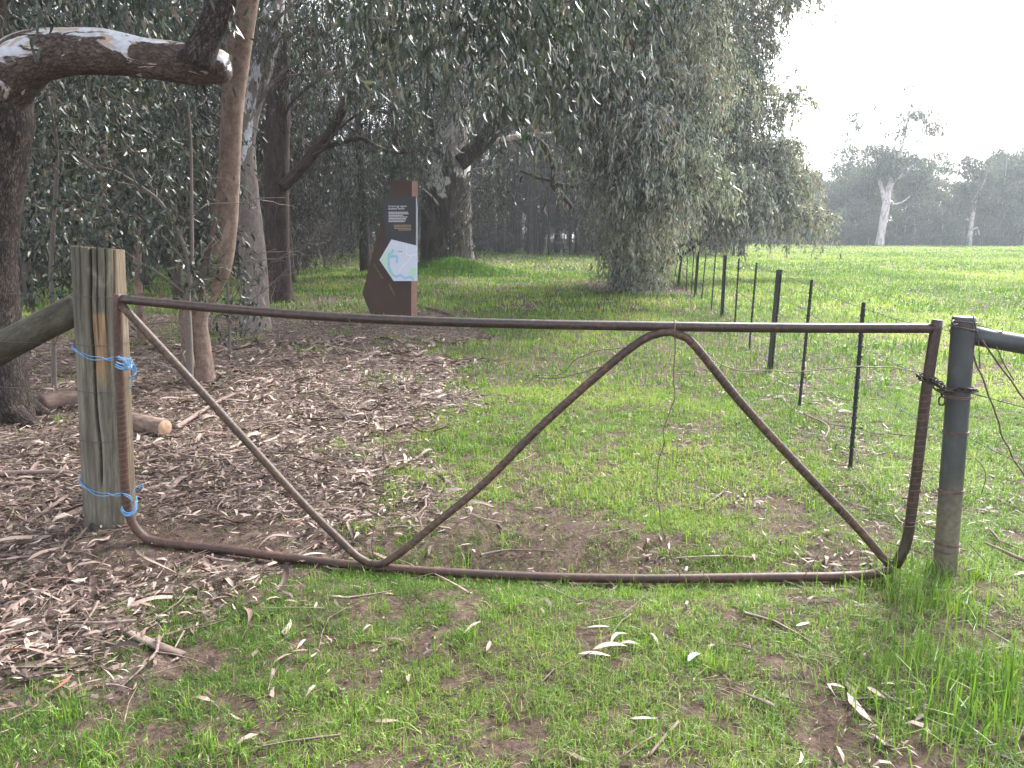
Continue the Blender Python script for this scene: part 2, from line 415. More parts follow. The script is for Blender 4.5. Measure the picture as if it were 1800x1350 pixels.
def pipe_mat():
    m, nt, b, out = new_mat('galvanised_pipe')
    tc = N(nt, 'TexCoord').outputs['Object']
    n1 = noise(nt, tc, 9, 5, .6, .2, (1, 1, .35)); n2 = noise(nt, tc, 40, 4)
    sep = N(nt, 'SeparateXYZ'); nt.links.new(tc, sep.inputs[0])
    ad = N(nt, 'Math', operation='MULTIPLY_ADD'); nt.links.new(n1, ad.inputs[0]); ad.inputs[1].default_value = .35
    nt.links.new(sep.outputs[2], ad.inputs[2])
    steel = ramp(nt, n1, [(.3, (.030, .032, .034)), (.6, (.064, .067, .070)), (.75, (.12, .12, .12))])
    c = mix(nt, ramp(nt, ad.outputs[0], [(.42, 1.), (.72, 0.)]), steel, ramp(nt, n2, [(.3, (.10, .080, .060)), (.7, (.19, .16, .125))]))
    nt.links.new(c, b.inputs['Base Color']); b.inputs['Roughness'].default_value = .5; b.inputs['Metallic'].default_value = .25
    bump(nt, b, n2, .15, .001)
    return m
M['pipe'] = pipe_mat()

# ------------------------------------------------------------------ ground cover layout (world metres)
_bp = [(1500, 470), (1000, 520), (900, 548), (880, 565), (850, 600), (835, 650), (770, 715), (700, 780), (745, 850), (690, 920), (520, 960), (430, 1010), (370, 1080), (240, 1160), (70, 1220), (-250, 1290)]
_bw = np.array([G(a, b) for a, b in _bp[2:]])[::-1]
def xb(y):
    return np.interp(y, _bw[:, 1], _bw[:, 0], left=-3.2, right=_bw[-1, 0])
def blob(x, y, px, py, rx, ry):
    c = G(px, py)
    return np.exp(-(((x - c[0]) / rx) ** 2 + ((y - c[1]) / ry) ** 2))
def fence_x(y): return 1.40 + .1835 * y

def cover(x, y):
    """grass cover 0..1 and litter 0..1"""
    x = np.asarray(x, float); y = np.asarray(y, float)
    n1 = fbm(x * .9, y * .9, 2, 4); n2 = fbm(x * 3.1, y * 3.1, 5, 3); n3 = fbm(x * .25, y * .25, 8, 3)
    n4 = fbm(x * 7.5, y * 7.5, 12, 3)
    e = x - xb(y) + (n1 - .5) * 1.7 * np.clip(y / 7, .5, 1.6) + (n2 - .5) * .9 + (n4 - .5) * .6
    path = sstep(-.45, .45, e)
    far = sstep(14.5, 17.5, y + (n1 - .5) * 5 - .12 * np.minimum(x, 0))
    g = np.maximum(path, far * sstep(.30, .48, n1 * .6 + n2 * .4))
    # litter islands in the farther grass
    lit_far = blob(x, y, 1150, 512, 1.9, 2.6) + .9 * blob(x, y, 1060, 500, 1.8, 3) + .9 * blob(x, y, 780, 495, 2.0, 2.5) + .8 * blob(x, y, 580, 530, 2.2, 2) + .8 * blob(x, y, 690, 555, 1.7, 1.2)
    g = g * (1 - np.clip(1.3 * lit_far - .25 + (n2 - .5) * .8, 0, 1) * (y > 9))
    # bare soil
    soil = .95 * blob(x, y, 960, 925, .55, .34) + .8 * blob(x, y, 955, 835, .55, .5) + .6 * blob(x, y, 1000, 980, .45, .18) + .75 * blob(x, y, 1430, 960, .38, .5) + .65 * blob(x, y, 1330, 880, .25, .5) \
        + .9 * blob(x, y, 1530, 1310, .25, .16) + .6 * blob(x, y, 1420, 1200, .16, .25) + .55 * blob(x, y, 700, 1150, .5, .2) + .5 * blob(x, y, 1060, 1190, .3, .16) \
        + .8 * blob(x, y, 280, 960, .8, .3) + .5 * blob(x, y, 900, 1330, .4, .12) + .6 * blob(x, y, 1790, 1180, .3, .3) + .5 * blob(x, y, 1230, 770, .5, .8)
    fs = np.exp(-((x - fence_x(y) - .25) / .38) ** 2) * sstep(3.3, 4.5, y) * (1 - sstep(24, 30, y))
    soil = soil + .75 * fs
    n5 = fbm(x * 17, y * 17, 14, 2)
    thr = sstep(.36, .60, n2 * .34 + n1 * .24 + n4 * .22 + n5 * .2 + .145 - soil * .43 + sstep(3.6, 5.5, y) * .07 + sstep(7, 13, y) * .22 + (x > fence_x(y)) * .08)
    g = g * np.clip(.12 + .98 * thr, 0, 1)
    g = np.maximum(g, sstep(.56, .68, n1) * .35 * (y < 15) * sstep(5, 9, y))
    tuft = blob(x, y, 1640, 1060, .22, .20) + blob(x, y, 1730, 1200, .34, .22) + .6 * blob(x, y, 1585, 1015, .12, .10) + blob(x, y, 1790, 1290, .35, .18)
    g = np.clip(g + tuft, 0, 1)
    lit = np.clip((1 - path) * (1 - far) + lit_far * .8 * (y > 9) + .28 * fs, 0, 1)
    lit = lit * (1 - .85 * np.clip(blob(x, y, 260, 975, .55, .22) + blob(x, y, 420, 935, .5, .2), 0, 1))
    return g, lit, tuft

GA, GB = np.array([-2.10, 3.74]), np.array([2.05, 3.34])
gn = np.array([-(GB - GA)[1], (GB - GA)[0]]); gn /= np.linalg.norm(gn)     # points away from camera
def on_gate(px, py, off=0.0):
    d = ray(px, py); c = GA + gn * off
    t = (c @ gn) / (d[:2] @ gn)
    return np.array([0, 0, H]) + d * t
def gpath(lst, off=0.0): return np.array([on_gate(a, b, off) for a, b in lst])
B_rl = [(400, 967), (520, 982), (650, 996), (800, 1007), (950, 1014), (1100, 1017), (1200, 1017), (1350, 1015), (1470, 1013.5), (1535, 1009), (1568, 999)]
_rz = gpath([(249, 945), (280, 953)] + B_rl)
def hgt(x, y):
    x = np.asarray(x, float); y = np.asarray(y, float)
    h = (fbm(x * .6, y * .6, 20, 3) - .5) * .10 * sstep(4.4, 8, y) + (fbm(x * 2.5, y * 2.5, 23, 3) - .5) * .045
    gy = GA[1] + (x - GA[0]) * (GB[1] - GA[1]) / (GB[0] - GA[0])
    need = np.maximum(h - (np.interp(x, _rz[:, 0], _rz[:, 2]) - .034), 0) * (x > -1.95) * (x < 1.9)
    h = h - need * np.exp(-((y - gy) / .28) ** 2)
    h = h + .05 * np.exp(-((y - 3.9) ** 2 + (x + 2.15) ** 2) / .18)
    h = h + .55 * np.exp(-(((x + 2.6) / 1.7) ** 2 + ((y - 32.2) / 1.6) ** 2))
    h = h + (fbm(x * .05, y * .05, 27, 2) - .5) * .5 * sstep(25, 60, y)
    return h

def make_ground():
    def axis(lo, hi, near_lo, near_hi, d0, gr):
        a = list(np.arange(near_lo, near_hi, d0)); d = d0
        while a[-1] < hi: d *= gr; a.append(a[-1] + d)
        d = d0
        while a[0] > lo: d *= gr; a.insert(0, a[0] - d)
        return np.array(a)
    xs = axis(-420, 420, -3.6, 3.6, .03, 1.035); ys = axis(-60, 430, 1.5, 6.5, .03, 1.022)
    X, Y = np.meshgrid(xs, ys); nx, ny = len(xs), len(ys)
    Z = hgt(X, Y); g, lit, tf = cover(X, Y)
    fine = (fbm(X * 9, Y * 9, 40, 3) - .5) * .03 * np.exp(-((Y - 4) / 7) ** 2)
    V = np.stack([X, Y, Z + fine], -1).reshape(-1, 3)
    i = np.arange(ny - 1)[:, None] * nx; j = np.arange(nx - 1)[None, :]
    Q = np.stack([i + j, i + j + 1, i + nx + j + 1, i + nx + j], -1).reshape(-1, 4)
    ge = Geo(); ge.add(V, Q)
    o = ge.obj('ground', M['ground']); tag(o, kind='structure')
    for nm, arr in (('cov', g), ('lit', lit)):
        a = o.data.attributes.new(nm, 'FLOAT', 'POINT'); a.data.foreach_set('value', arr.astype(np.float32).ravel())
    return o

def ground_mat():
    m, nt, b, out = new_mat('track_ground')
    tc = N(nt, 'TexCoord').outputs['Object']
    n_s = noise(nt, tc, 3.5, 6, .65); n_f = noise(nt, tc, 45, 5, .7); n_b = noise(nt, tc, .35, 4, .6); n_m = noise(nt, tc, 12, 5, .65)
    soil = ramp(nt, n_m, [(.3, (.024, .015, .011)), (.5, (.058, .037, .028)), (.72, (.125, .084, .065))])
    soil = mix(nt, ramp(nt, n_f, [(.45, 0.), (.72, .5)]), soil, (.16, .115, .095))
    vo = N(nt, 'TexVoronoi', voronoi_dimensions='3D'); vo.inputs['Scale'].default_value = 26; vo.inputs['Randomness'].default_value = 1
    wob = mix(nt, .06, tc, N(nt, 'TexNoise').outputs[1]); nt.links.new(tc, vo.inputs['Vector'])
    sepc = N(nt, 'SeparateColor'); nt.links.new(vo.outputs['Color'], sepc.inputs[0])
    lit = ramp(nt, sepc.outputs[0], [(0, (.030, .021, .018)), (.35, (.075, .050, .042)), (.65, (.15, .108, .090)), (.9, (.27, .205, .17)), (1, (.38, .31, .26))])
    lit = mix(nt, ramp(nt, n_f, [(.35, .75), (.6, 0.)]), lit, (.045, .03, .025))
    gr = ramp(nt, n_m, [(.28, (.035, .055, .016)), (.5, (.085, .140, .030)), (.75, (.16, .225, .055))])
    gr = mix(nt, ramp(nt, n_b, [(.35, .0), (.7, .7)]), gr, (.21, .28, .07))
    gr = mix(nt, ramp(nt, n_f, [(.42, .5), (.6, 0.)]), gr, (.05, .075, .02))
    ca, la = attr(nt, 'cov'), attr(nt, 'lit')
    c = mix(nt, la, soil, lit)
    pert = N(nt, 'Math', operation='MULTIPLY_ADD'); nt.links.new(n_s, pert.inputs[0]); pert.inputs[1].default_value = .8; nt.links.new(ca, pert.inputs[2])
    n_t = noise(nt, tc, 24, 5, .7)
    p2 = N(nt, 'Math', operation='MULTIPLY_ADD'); nt.links.new(n_t, p2.inputs[0]); p2.inputs[1].default_value = .9; nt.links.new(pert.outputs[0], p2.inputs[2])
    c = mix(nt, ramp(nt, p2.outputs[0], [(1.12, 0.), (1.55, .9)]), c, gr)
    nt.links.new(c, b.inputs['Base Color']); b.inputs['Roughness'].default_value = .95; b.inputs['Specular IOR Level'].default_value = .15
    bump(nt, b, n_f, .8, .02)
    return m
M['ground'] = ground_mat()
make_ground()

# ------------------------------------------------------------------ grass, litter, twigs
def blades(g, x, y, hh, ww, lean=.55, rn=None):
    n = len(x); z = hgt(x, y) - .005
    a = rng.uniform(0, 2 * PI, n); ld = np.stack([np.cos(a), np.sin(a), np.zeros(n)], 1)
    b = a + PI / 2 + rng.normal(0, .5, n); sd = np.stack([np.cos(b), np.sin(b), np.zeros(n)], 1)
    l = np.minimum(np.abs(rng.normal(0, lean, n)), 2.2)[:, None]; hh = hh[:, None]; ww = ww[:, None] * .5
    base = np.stack([x, y, z], 1); up = np.array([0, 0, 1.0])
    mid = base + up * hh * .6 / np.sqrt(1 + l * l) + ld * hh * l * .3
    tip = base + up * hh * (1 - .25 * l) / np.sqrt(1 + l * l) + ld * hh * l * .95
    V = np.stack([base - sd * ww, base + sd * ww, mid + sd * ww * .8, mid - sd * ww * .8, tip], 1).reshape(-1, 3)
    o = (np.arange(n) * 5)[:, None]
    rn = rng.random(n) if rn is None else rn
    g.add(V, [o + np.array([[0, 1, 2, 3]]), o + np.array([[3, 2, 4]])], 0, np.repeat(rn, 5), smooth=False)

def wedge(n, y0, y1, k=.74, pad=1.9):
    y = rng.uniform(y0, y1, n); w = k * y + pad; wm = k * y1 + pad
    x = rng.uniform(-1, 1, n) * wm
    keep = np.abs(x) < w
    return x[keep], y[keep]

gg = Geo(); gf = Geo()
for (y0, y1, den, h0, h1, w) in [(1.3, 4.2, 16500, .014, .060, .0023), (4.2, 8, 5200, .025, .075, .0042), (8, 16, 800, .05, .11, .009), (16, 35, 190, .08, .15, .022), (35, 75, 36, .10, .2, .055), (75, 131, 9, .15, .26, .12)]:
    area = (y1 - y0) * 2 * (.74 * y1 + 1.9)
    x, y = wedge(int(area * den), y0, y1)
    c, lit, tf = cover(x, y)
    tn = .5 * fbm(x * 6, y * 6, 50, 2) + .5 * fbm(x * 19, y * 19, 52, 2)
    keep = rng.random(len(x)) < np.clip(c * sstep(.36, .58, tn + .06) * (.5 + 1.0 * sstep(.35, .6, tn)) + .035, 0, 1)
    wood = (x < fence_x(y) - 1.5) & (y > 40)
    keep &= ~(wood & (rng.random(len(x)) < .5))
    x, y, c, tn = x[keep], y[keep], c[keep], tn[keep]
    hs = rng.uniform(h0, h1, len(x)) * (.55 + .9 * tn)
    rn = np.clip(rng.normal(.42, .22, len(x)) + (fbm(x * .8, y * .8, 60, 3) - .5) * 1.1, 0, .93)
    rn = np.where(rng.random(len(x)) < .035, 1.0, rn)
    fld = x > fence_x(y) + .2
    rn = np.where(fld & (rn < .93), np.clip(rn + (fbm(x * .16, y * .09, 63, 3) - .5) * 1.3 + .08, 0, .93), rn)
    hs = np.where(fld, hs * (.6 + .9 * fbm(x * .5, y * .3, 64, 3)), hs)
    for q, gq in ((~fld, gg), (fld, gf)):
        blades(gq, x[q], y[q], hs[q], w * rng.uniform(.6, 1.4, q.sum()), .95, rn[q])
# long tufts by the steel post
x, y = wedge(90000, 1.8, 3.9); _, _, tf = cover(x, y)
keep = rng.random(len(x)) < np.clip(tf, 0, 1) * .42
x, y = x[keep], y[keep]
blades(gg, x, y, rng.uniform(.08, .24, len(x)), rng.uniform(.003, .006, len(x)), .5, np.clip(rng.normal(.35, .18, len(x)), 0, .9))
# longer scattered clumps on the track
for k in range(420):
    yy = rng.uniform(1.7, 9); xx = rng.uniform(-.7 * yy, .74 * yy)
    c = cover(np.array([xx]), np.array([yy]))[0][0]
    if rng.random() > c * 1.1: continue
    n = int(rng.integers(14, 40)); s = rng.uniform(.02, .06)
    blades(gg, xx + rng.normal(0, s, n), yy + rng.normal(0, s, n), rng.uniform(.04, .105, n), rng.uniform(.0024, .0036, n) * (1 + .12 * yy), .7, np.clip(rng.normal(.5, .2, n), 0, .95))
# low broad leaved weeds among the blades
for (y0, y1, den, l0) in ((1.4, 4.5, 900, .016), (4.5, 9, 260, .028)):
    x, y = wedge(int((y1 - y0) * 2 * (.74 * y1 + 1.9) * den), y0, y1); c = cover(x, y)[0]
    keep = rng.random(len(x)) < c * sstep(.48, .62, fbm(x * 2.4, y * 2.4, 66, 3)); x, y = x[keep], y[keep]; n = len(x)
    a = rng.uniform(0, 2 * PI, n)
    leaves(gg, np.stack([x, y, hgt(x, y) + rng.uniform(.005, .03, n)], 1), np.stack([np.cos(a), np.sin(a), rng.uniform(0, .6, n)], 1), l0 * rng.uniform(.6, 1.5, n), l0 * rng.uniform(.35, .7, n), 0, rnd=np.clip(rng.normal(.3, .2, n), 0, .8))
# dark growth heaped at the foot of the big gum
n = 6000
x = -2.6 + rng.normal(0, 1.3, n); y = 31.6 + rng.normal(0, 1.0, n)
blades(gg, x, y, rng.uniform(.15, .35, n), rng.uniform(.02, .04, n), .8, rng.uniform(0, .3, n))
tag(gg.obj('grass', M['grass']), kind='stuff')
# weeds standing in the paddock
for k in range(150):
    yy = rng.uniform(7, 70); xx = rng.uniform(fence_x(yy) + .6, .74 * yy + 2)
    n = int(rng.integers(30, 80)); s = rng.uniform(.1, .3) * (1 + yy / 30)
    blades(gf, xx + rng.normal(0, s, n), yy + rng.normal(0, s * 1.3, n), rng.uniform(.08, .22, n), rng.uniform(.015, .03, n) * (1 + yy / 25), .8, np.clip(rng.normal(.15, .15, n), 0, .8))
tag(gf.obj('paddock_grass', M['field']), kind='stuff')

gl = Geo()
for (y0, y1, den, sc, det) in [(1.3, 5, 1700, 1., 1), (5, 9, 950, 1.1, 1), (9, 18, 230, 1.2, 0), (18, 36, 22, 1.7, 0)]:
    area = (y1 - y0) * 2 * (.74 * y1 + 1.9)
    x, y = wedge(int(area * den), y0, y1)
    c, lit, _ = cover(x, y)
    ln_ = fbm(x * 2.2, y * 2.2, 70, 3)
    pr = lit * np.clip(.55 + 1.2 * (ln_ - .4), .1, 1) + (1 - lit) * np.where(y < 9, .095, .03) * (.4 + 2.2 * (ln_ > .54)) * (1.3 - c) * (x < fence_x(y) + 1.5)
    keep = rng.random(len(x)) < pr
    x, y, lit = x[keep], y[keep], lit[keep]; n = len(x)
    L = rng.uniform(.018, .090, n) * sc * np.where(rng.random(n) < .04, 1.7, 1); W = L * rng.uniform(.10, .24, n)
    z = hgt(x, y) + .008 + rng.uniform(0, .03, n) * (.3 + lit)
    a = rng.uniform(0, 2 * PI, n)
    d = np.stack([np.cos(a), np.sin(a), rng.normal(0, .18, n)], 1)
    # lie nearly flat: side vector mostly level
    g_ = gl; d = norm(d)
    side = norm(np.cross(d, np.array([0, 0, 1.0]) + rng.normal(0, .35, (n, 3)))); nr = np.cross(side, d)
    cu = rng.normal(.06, .12, (n, 1)); bend = side * rng.normal(0, .10, (n, 1)) * L[:, None]
    pos = np.stack([x, y, z], 1)
    rn = np.clip(rng.beta(1.3, 1.8, n) + (fbm(x * 1.3, y * 1.3, 75, 2) - .5) * .3, 0, 1)
    LL, WW = L[:, None], W[:, None] * .5
    def cl(t): return pos + d * LL * (t - .5) + nr * LL * cu * 4 * t * (1 - t) + bend * 4 * t * (1 - t)
    V = np.stack([cl(0), cl(.3) + side * WW, cl(.3) - side * WW, cl(.68) + side * WW * .75, cl(.68) - side * WW * .75, cl(1.)], 1).reshape(-1, 3)
    b = (np.arange(n) * 6)[:, None]
    gl.add(V, [b + np.array([[0, 1, 2]]), b + np.array([[1, 3, 4, 2]]), b + np.array([[3, 5, 4]])], 0, np.repeat(rn, 6), smooth=False)
# long peeled bark ribbons
for (y0, y1, den) in [(2.6, 6, 30), (6, 12, 24)]:
    x, y = wedge(int((y1 - y0) * 2 * (.74 * y1 + 1.9) * den), y0, y1); c, lit, _ = cover(x, y)
    keep = rng.random(len(x)) < lit * (x < fence_x(y) - .5); x, y = x[keep], y[keep]
    for q in range(len(x)):
        L = rng.uniform(.12, .5); a = rng.uniform(0, PI); W = rng.uniform(.004, .011) * (1 + .10 * y[q]); kk = int(6 + L * 20)
        t = np.linspace(-.5, .5, kk); bnd = rng.normal(0, .12)
        cx_ = x[q] + np.cos(a) * L * t - np.sin(a) * bnd * L * (4 * t * t - 1); cy_ = y[q] + np.sin(a) * L * t + np.cos(a) * bnd * L * (4 * t * t - 1)
        cz = hgt(cx_, cy_) + .012 + .02 * rng.random() + .018 * np.sin(t * rng.uniform(4, 10) + rng.uniform(0, 6))
        c_ = np.stack([cx_, cy_, cz], 1); tw = rng.uniform(-1, 1) + t * rng.normal(0, 2)
        w_ = (W * np.minimum(1, (.5 - np.abs(t)) * 8 + .25))[:, None]
        s1 = np.stack([-np.sin(a) * np.cos(tw), np.cos(a) * np.cos(tw), np.sin(tw) * .8], 1); n1_ = np.array([0, 0, 1.])
        V = np.concatenate([c_ - s1 * w_ + n1_ * w_ * .5, c_, c_ + s1 * w_ + n1_ * w_ * .5]); i = np.arange(kk - 1)
        gl.add(V, np.concatenate([np.stack([i, i + 1, i + kk + 1, i + kk], 1), np.stack([i + kk, i + kk + 1, i + 2 * kk + 1, i + 2 * kk], 1)]), 0, np.full(3 * kk, rng.choice([.2, .3, .4, .5, .62, .78])))
for (y0, y1, den) in [(1.3, 4.5, 2600), (4.5, 8, 900)]:
    area = (y1 - y0) * 2 * (.74 * y1 + 1.9)
    x, y = wedge(int(area * den), y0, y1); c, lit, _ = cover(x, y)
    keep = rng.random(len(x)) < (.25 + .6 * lit) * (1.05 - .75 * c) * sstep(.3, .55, fbm(x * 5, y * 5, 81, 2) + .06)
    x, y = x[keep], y[keep]; n = len(x); a = rng.uniform(0, 2 * PI, n)
    leaves(gl, np.stack([x, y, hgt(x, y) + .006], 1), np.stack([np.cos(a), np.sin(a), rng.normal(0, .15, n)], 1), rng.uniform(.008, .034, n), rng.uniform(.003, .010, n), 0, rnd=rng.beta(1.2, 2.2, n))
tag(gl.obj('leaf_litter', M['litter']), kind='stuff')

gt = Geo()
for (y0, y1, den) in [(1.5, 5, 110), (5, 10, 90), (10, 17, 34)]:
    area = (y1 - y0) * 2 * (.74 * y1 + 1.9)
    x, y = wedge(int(area * den), y0, y1); c, lit, _ = cover(x, y)
    keep = rng.random(len(x)) < lit * .85 + .06 * (x < fence_x(y) + 1)
    x, y = x[keep], y[keep]; n = len(x)
    L = rng.uniform(.08, .55, n) * rng.uniform(.5, 1, n); a = rng.uniform(0, 2 * PI, n)
    d = np.stack([np.cos(a), np.sin(a), rng.normal(0, .06, n)], 1); s_ = np.stack([-d[:, 1], d[:, 0], np.zeros(n)], 1)
    k = rng.normal(0, .08, (n, 1))
    p0 = np.stack([x, y, hgt(x, y) + rng.uniform(.01, .035, n)], 1)
    Pt = np.stack([p0 + d * L[:, None] * (t - .5) + s_ * L[:, None] * k * math.sin(t * PI * 1.4) for t in (0, .33, .66, 1)], 1)
    for lo, hi, rr in ((0, .5, .0028), (.5, .85, .005), (.85, 1, .009)):
        i0, i1 = int(lo * n), int(hi * n)
        twigs3(gt, Pt[i0:i1], rr, 0)
tag(gt.obj('twigs', M['stick']), kind='stuff')

# ------------------------------------------------------------------ individual fallen things
def stick(name, label, cat, pix, r, m='stick', group=None, lift=0.0, flat=None, seg=8, wob=.12):
    pts = []
    for a, b in pix:
        p = G(a, b); p[2] = hgt(p[0], p[1]) + lift; pts.append(p)
    pts = np.array(pts); rr = np.interp(np.linspace(0, 1, len(pts)), np.linspace(0, 1, len(r)), r)
    pts[:, 2] += rr * .8
    g = Geo(); tube(g, pts, rr, seg, .03, wob=wob, wf=9, seed=rng.uniform(0, 9), flat=flat)
    o = g.obj(name, M[m], origin=pts[0]); return tag(o, label, cat, group)
FG = 'bark strips and sticks lying on the ground'
lg = empty('fallen_log', G(270, 762), 'sawn log with pale cut end lying right of the timber post', 'log')
g = Geo(); p0, p1 = G(225, 757), G(292, 768); p0[2] = .085; p1[2] = .075
tube(g, [p0 + (p0 - p1) * .9, p0, p1], [.075, .077, .072], 20, .04, wob=.04, wf=5, cap=False); g.obj('bark', M['log'], lg)
g = Geo(); ax = (p1 - p0) / np.linalg.norm(p1 - p0)
tube(g, [p1 - ax * .03, p1 - ax * .004, p1], [.071, .070, .062], 20, wob=.03); g.obj('cut_end', M['cut'], lg)
stick('fallen_log', 'short brown log lying between the rough trunk and timber post', 'log', [(72, 722), (110, 715), (150, 712)], [.09, .095, .085], 'log', seg=16, wob=.06)
stick('bark_slab', 'greyish bark slab lying in grass below the timber post', 'bark', [(205, 1098), (235, 1120), (275, 1138), (322, 1155)], [.010, .020, .022, .018], group=FG, flat=.45)
stick('bark_strip', 'pale curled bark strip propped right of the lower blue twine', 'bark', [(280, 893), (300, 870), (315, 853), (328, 845)], [.008, .020, .024, .016], group=FG, flat=.5, lift=.02)
stick('fallen_stick', 'long grey stick crossing the leaf litter behind the left brace', 'stick', [(310, 760), (360, 730), (410, 700), (470, 690)], [.022, .018, .014], group=FG, lift=.02)
stick('fallen_stick', 'thin dark stick running right from the sawn log', 'stick', [(250, 778), (300, 800), (370, 812), (450, 806)], [.010, .009, .006], group=FG, lift=.02)
stick('fallen_branch', 'bundle of brown stick at the left edge beside rough trunk', 'stick', [(-30, 848), (40, 842), (110, 838), (140, 842)], [.022, .018, .012], group=FG, lift=.02)
stick('fallen_branch', 'reddish straight stick left of the post foot', 'stick', [(-30, 862), (50, 858), (100, 866)], [.014, .012, .008], group=FG, lift=.02)
stick('fallen_stick', 'bare forked stick lying on dirt at the right edge', 'stick', [(1730, 965), (1765, 982), (1800, 1000), (1840, 1010)], [.006, .010, .012], group=FG, lift=.03)
stick('bark_strip', 'pale flat bark strip on the dirt at upper bottom rail', 'bark', [(402, 905), (440, 902), (500, 903)], [.010, .017, .008], group=FG, flat=.4)
stick('fallen_stick', 'curved pale stick on grass inside right brace', 'stick', [(1238, 895), (1262, 880), (1278, 862), (1272, 848)], [.006, .007, .004], group=FG, lift=.01)
stick('fallen_stick', 'forked grey twig lying between the nearest two pickets', 'stick', [(1385, 718), (1420, 735), (1455, 752), (1450, 775)], [.006, .009, .006], group=FG, lift=.02)
stick('fallen_stick', 'short upright grey stick at the bottom picture edge', 'stick', [(1140, 1345), (1155, 1325), (1172, 1305), (1192, 1280)], [.004, .006, .006], group=FG, lift=.01)
stick('bark_strip', 'brown curled bark strip on the lower right dirt patch', 'bark', [(1486, 1200), (1495, 1215), (1500, 1240)], [.006, .014, .010], group=FG, flat=.45)
stick('fallen_branch', 'dark branch lying in grass right of the sign foot', 'branch', [(748, 545), (772, 550), (800, 556)], [.05, .04, .03], group=FG)
stick('fallen_stick', 'thin pale stick among leaves left of bottom rail centre', 'stick', [(480, 1137), (510, 1118), (548, 1094)], [.004, .005, .003], group=FG)
def big_leaf(px, py, ang, L, W, rn, label, name='dry_leaf'):
    p = G(px, py); p[2] = hgt(p[0], p[1]) + .02
    d = np.array([math.cos(ang), math.sin(ang), .04]); s_ = np.array([-d[1], d[0], .12]); nr = np.array([0, 0, 1.])
    T = np.linspace(0, 1, 9); w = np.sin(T ** .8 * PI) ** .8 * W * .5
    bn = rng.normal(0, .10)
    c = np.array([p + d * L * (t - .5) + s_ * bn * L * 4 * t * (1 - t) + nr * L * .10 * math.sin(t * PI) for t in T])
    V = np.concatenate([c - s_ * w[:, None] + nr * w[:, None] * .25, c, c + s_ * w[:, None] + nr * w[:, None] * .25])
    i = np.arange(8)
    Q = np.concatenate([np.stack([i, i + 1, i + 10, i + 9], 1), np.stack([i + 9, i + 10, i + 19, i + 18], 1)])
    g = Geo(); g.add(V, Q, 0, np.full(27, rn)); o = g.obj(name, M['litter'] if name == 'dry_leaf' else M['pale_leaf'], origin=p)
    tag(o, label, 'leaf', 'single leaves lying on the grass'); return o
M['pale_leaf'] = flat_mat('silvery_leaf', (.42, .50, .44), .5, .1)
big_leaf(1052, 1106, .0, .10, .012, .93, 'pale straight leaf topmost of the cream leaf pile on the track')
big_leaf(1072, 1143, .12, .14, .026, .9, 'broad cream leaf in the middle of the leaf pile on the track')
big_leaf(1045, 1156, -.2, .13, .018, .92, 'curved cream leaf lowest in the leaf pile on the track')
big_leaf(1090, 1128, .7, .11, .016, .86, 'narrow tan leaf crossing the cream leaf pile on the track')
big_leaf(1105, 1138, -.1, .09, .018, .8, 'tan leaf at the right end of the cream leaf pile on the track')
big_leaf(1220, 1164, .7, .08, .022, .5, 'silvery green leaf lying on grass right of the cream leaf pile', 'green_leaf')
big_leaf(1410, 1102, .35, .07, .014, .5, 'silvery leaf lying in grass below the right bottom rail', 'green_leaf')
big_leaf(832, 1110, .9, .11, .012, .84, 'tan curved leaf upright on grass below the brace foot')
big_leaf(858, 1142, 1.4, .075, .016, .62, 'brown leaf pointing up just left of the cream leaf pile')
big_leaf(680, 1278, -.02, .085, .016, .6, 'brown leaf lying level on bright grass near the bottom edge')
big_leaf(1130, 1276, -.05, .09, .011, .9, 'long pale leaf near the bottom edge in the centre')
big_leaf(1470, 1215, -.5, .055, .014, .92, 'white leaf on the lower right dirt patch beside curled bark')
big_leaf(1540, 1228, -1.2, .085, .020, .72, 'tan broad leaf at the upper edge of lower right dirt patch')
big_leaf(1560, 1212, -.05, .05, .010, .9, 'small pale leaf above the lower right dirt patch')
big_leaf(722, 1200, 1.5, .05, .014, .65, 'small brown leaf on grass left of centre near the bottom')
big_leaf(285, 1086, .15, .07, .014, .93, 'pale leaf beside the greyish bark slab')
big_leaf(40, 1104, .2, .16, .050, .86, 'large cream split leaf at the left edge below the post')
big_leaf(820, 903, -.9, .09, .022, .86, 'tan leaf leaning against the central brace')
big_leaf(545, 965, .3, .17, .016, .9, 'long cream leaf lying along the bottom rail')

# ------------------------------------------------------------------ the pipe gate
gb = on_gate(225, 900); gb[2] = 0
gate = empty('pipe_gate', gb, 'rusty pipe farm gate with bent W brace hanging from the timber post', 'gate')
g = Geo(); tube(g, gpath([(214, 526), (420, 545), (640, 560), (900, 569), (1185, 574), (1400, 576.5), (1640, 577)]), .0225, 18, .05, wob=.012, wf=3)
g.obj('top_rail', M['rust_dark'], gate)
L_up = [(206, 517), (208, 600), (212, 700), (217, 800), (222, 880), (231, 915), (249, 940), (280, 953)]
R_up = [(1648, 562), (1640, 610), (1628, 690), (1615, 800), (1605, 880), (1599, 925), (1591, 962), (1574, 995)]
g = Geo(); pl = gpath(L_up + B_rl); tube(g, pl, .0225, 18, .04, wob=.015, wf=3, seed=2); g.obj('bottom_rail', M['rust'], gate)
g = Geo(); pr_ = gpath(R_up); tube(g, pr_, .0235, 18, .04, wob=.012, wf=3, seed=4); g.obj('end_upright', M['rust_dark'], gate)
BR = [(214, 537), (330, 662), (430, 772), (530, 882), (598, 950), (632, 981), (664, 992), (698, 976), (760, 925), (850, 850), (950, 750), (1050, 660), (1108, 612), (1142, 591), (1180, 583), (1208, 594), (1236, 625), (1300, 705), (1400, 815), (1500, 920), (1562, 992)]
g = Geo(); pb = gpath(BR, -.012); k = 4
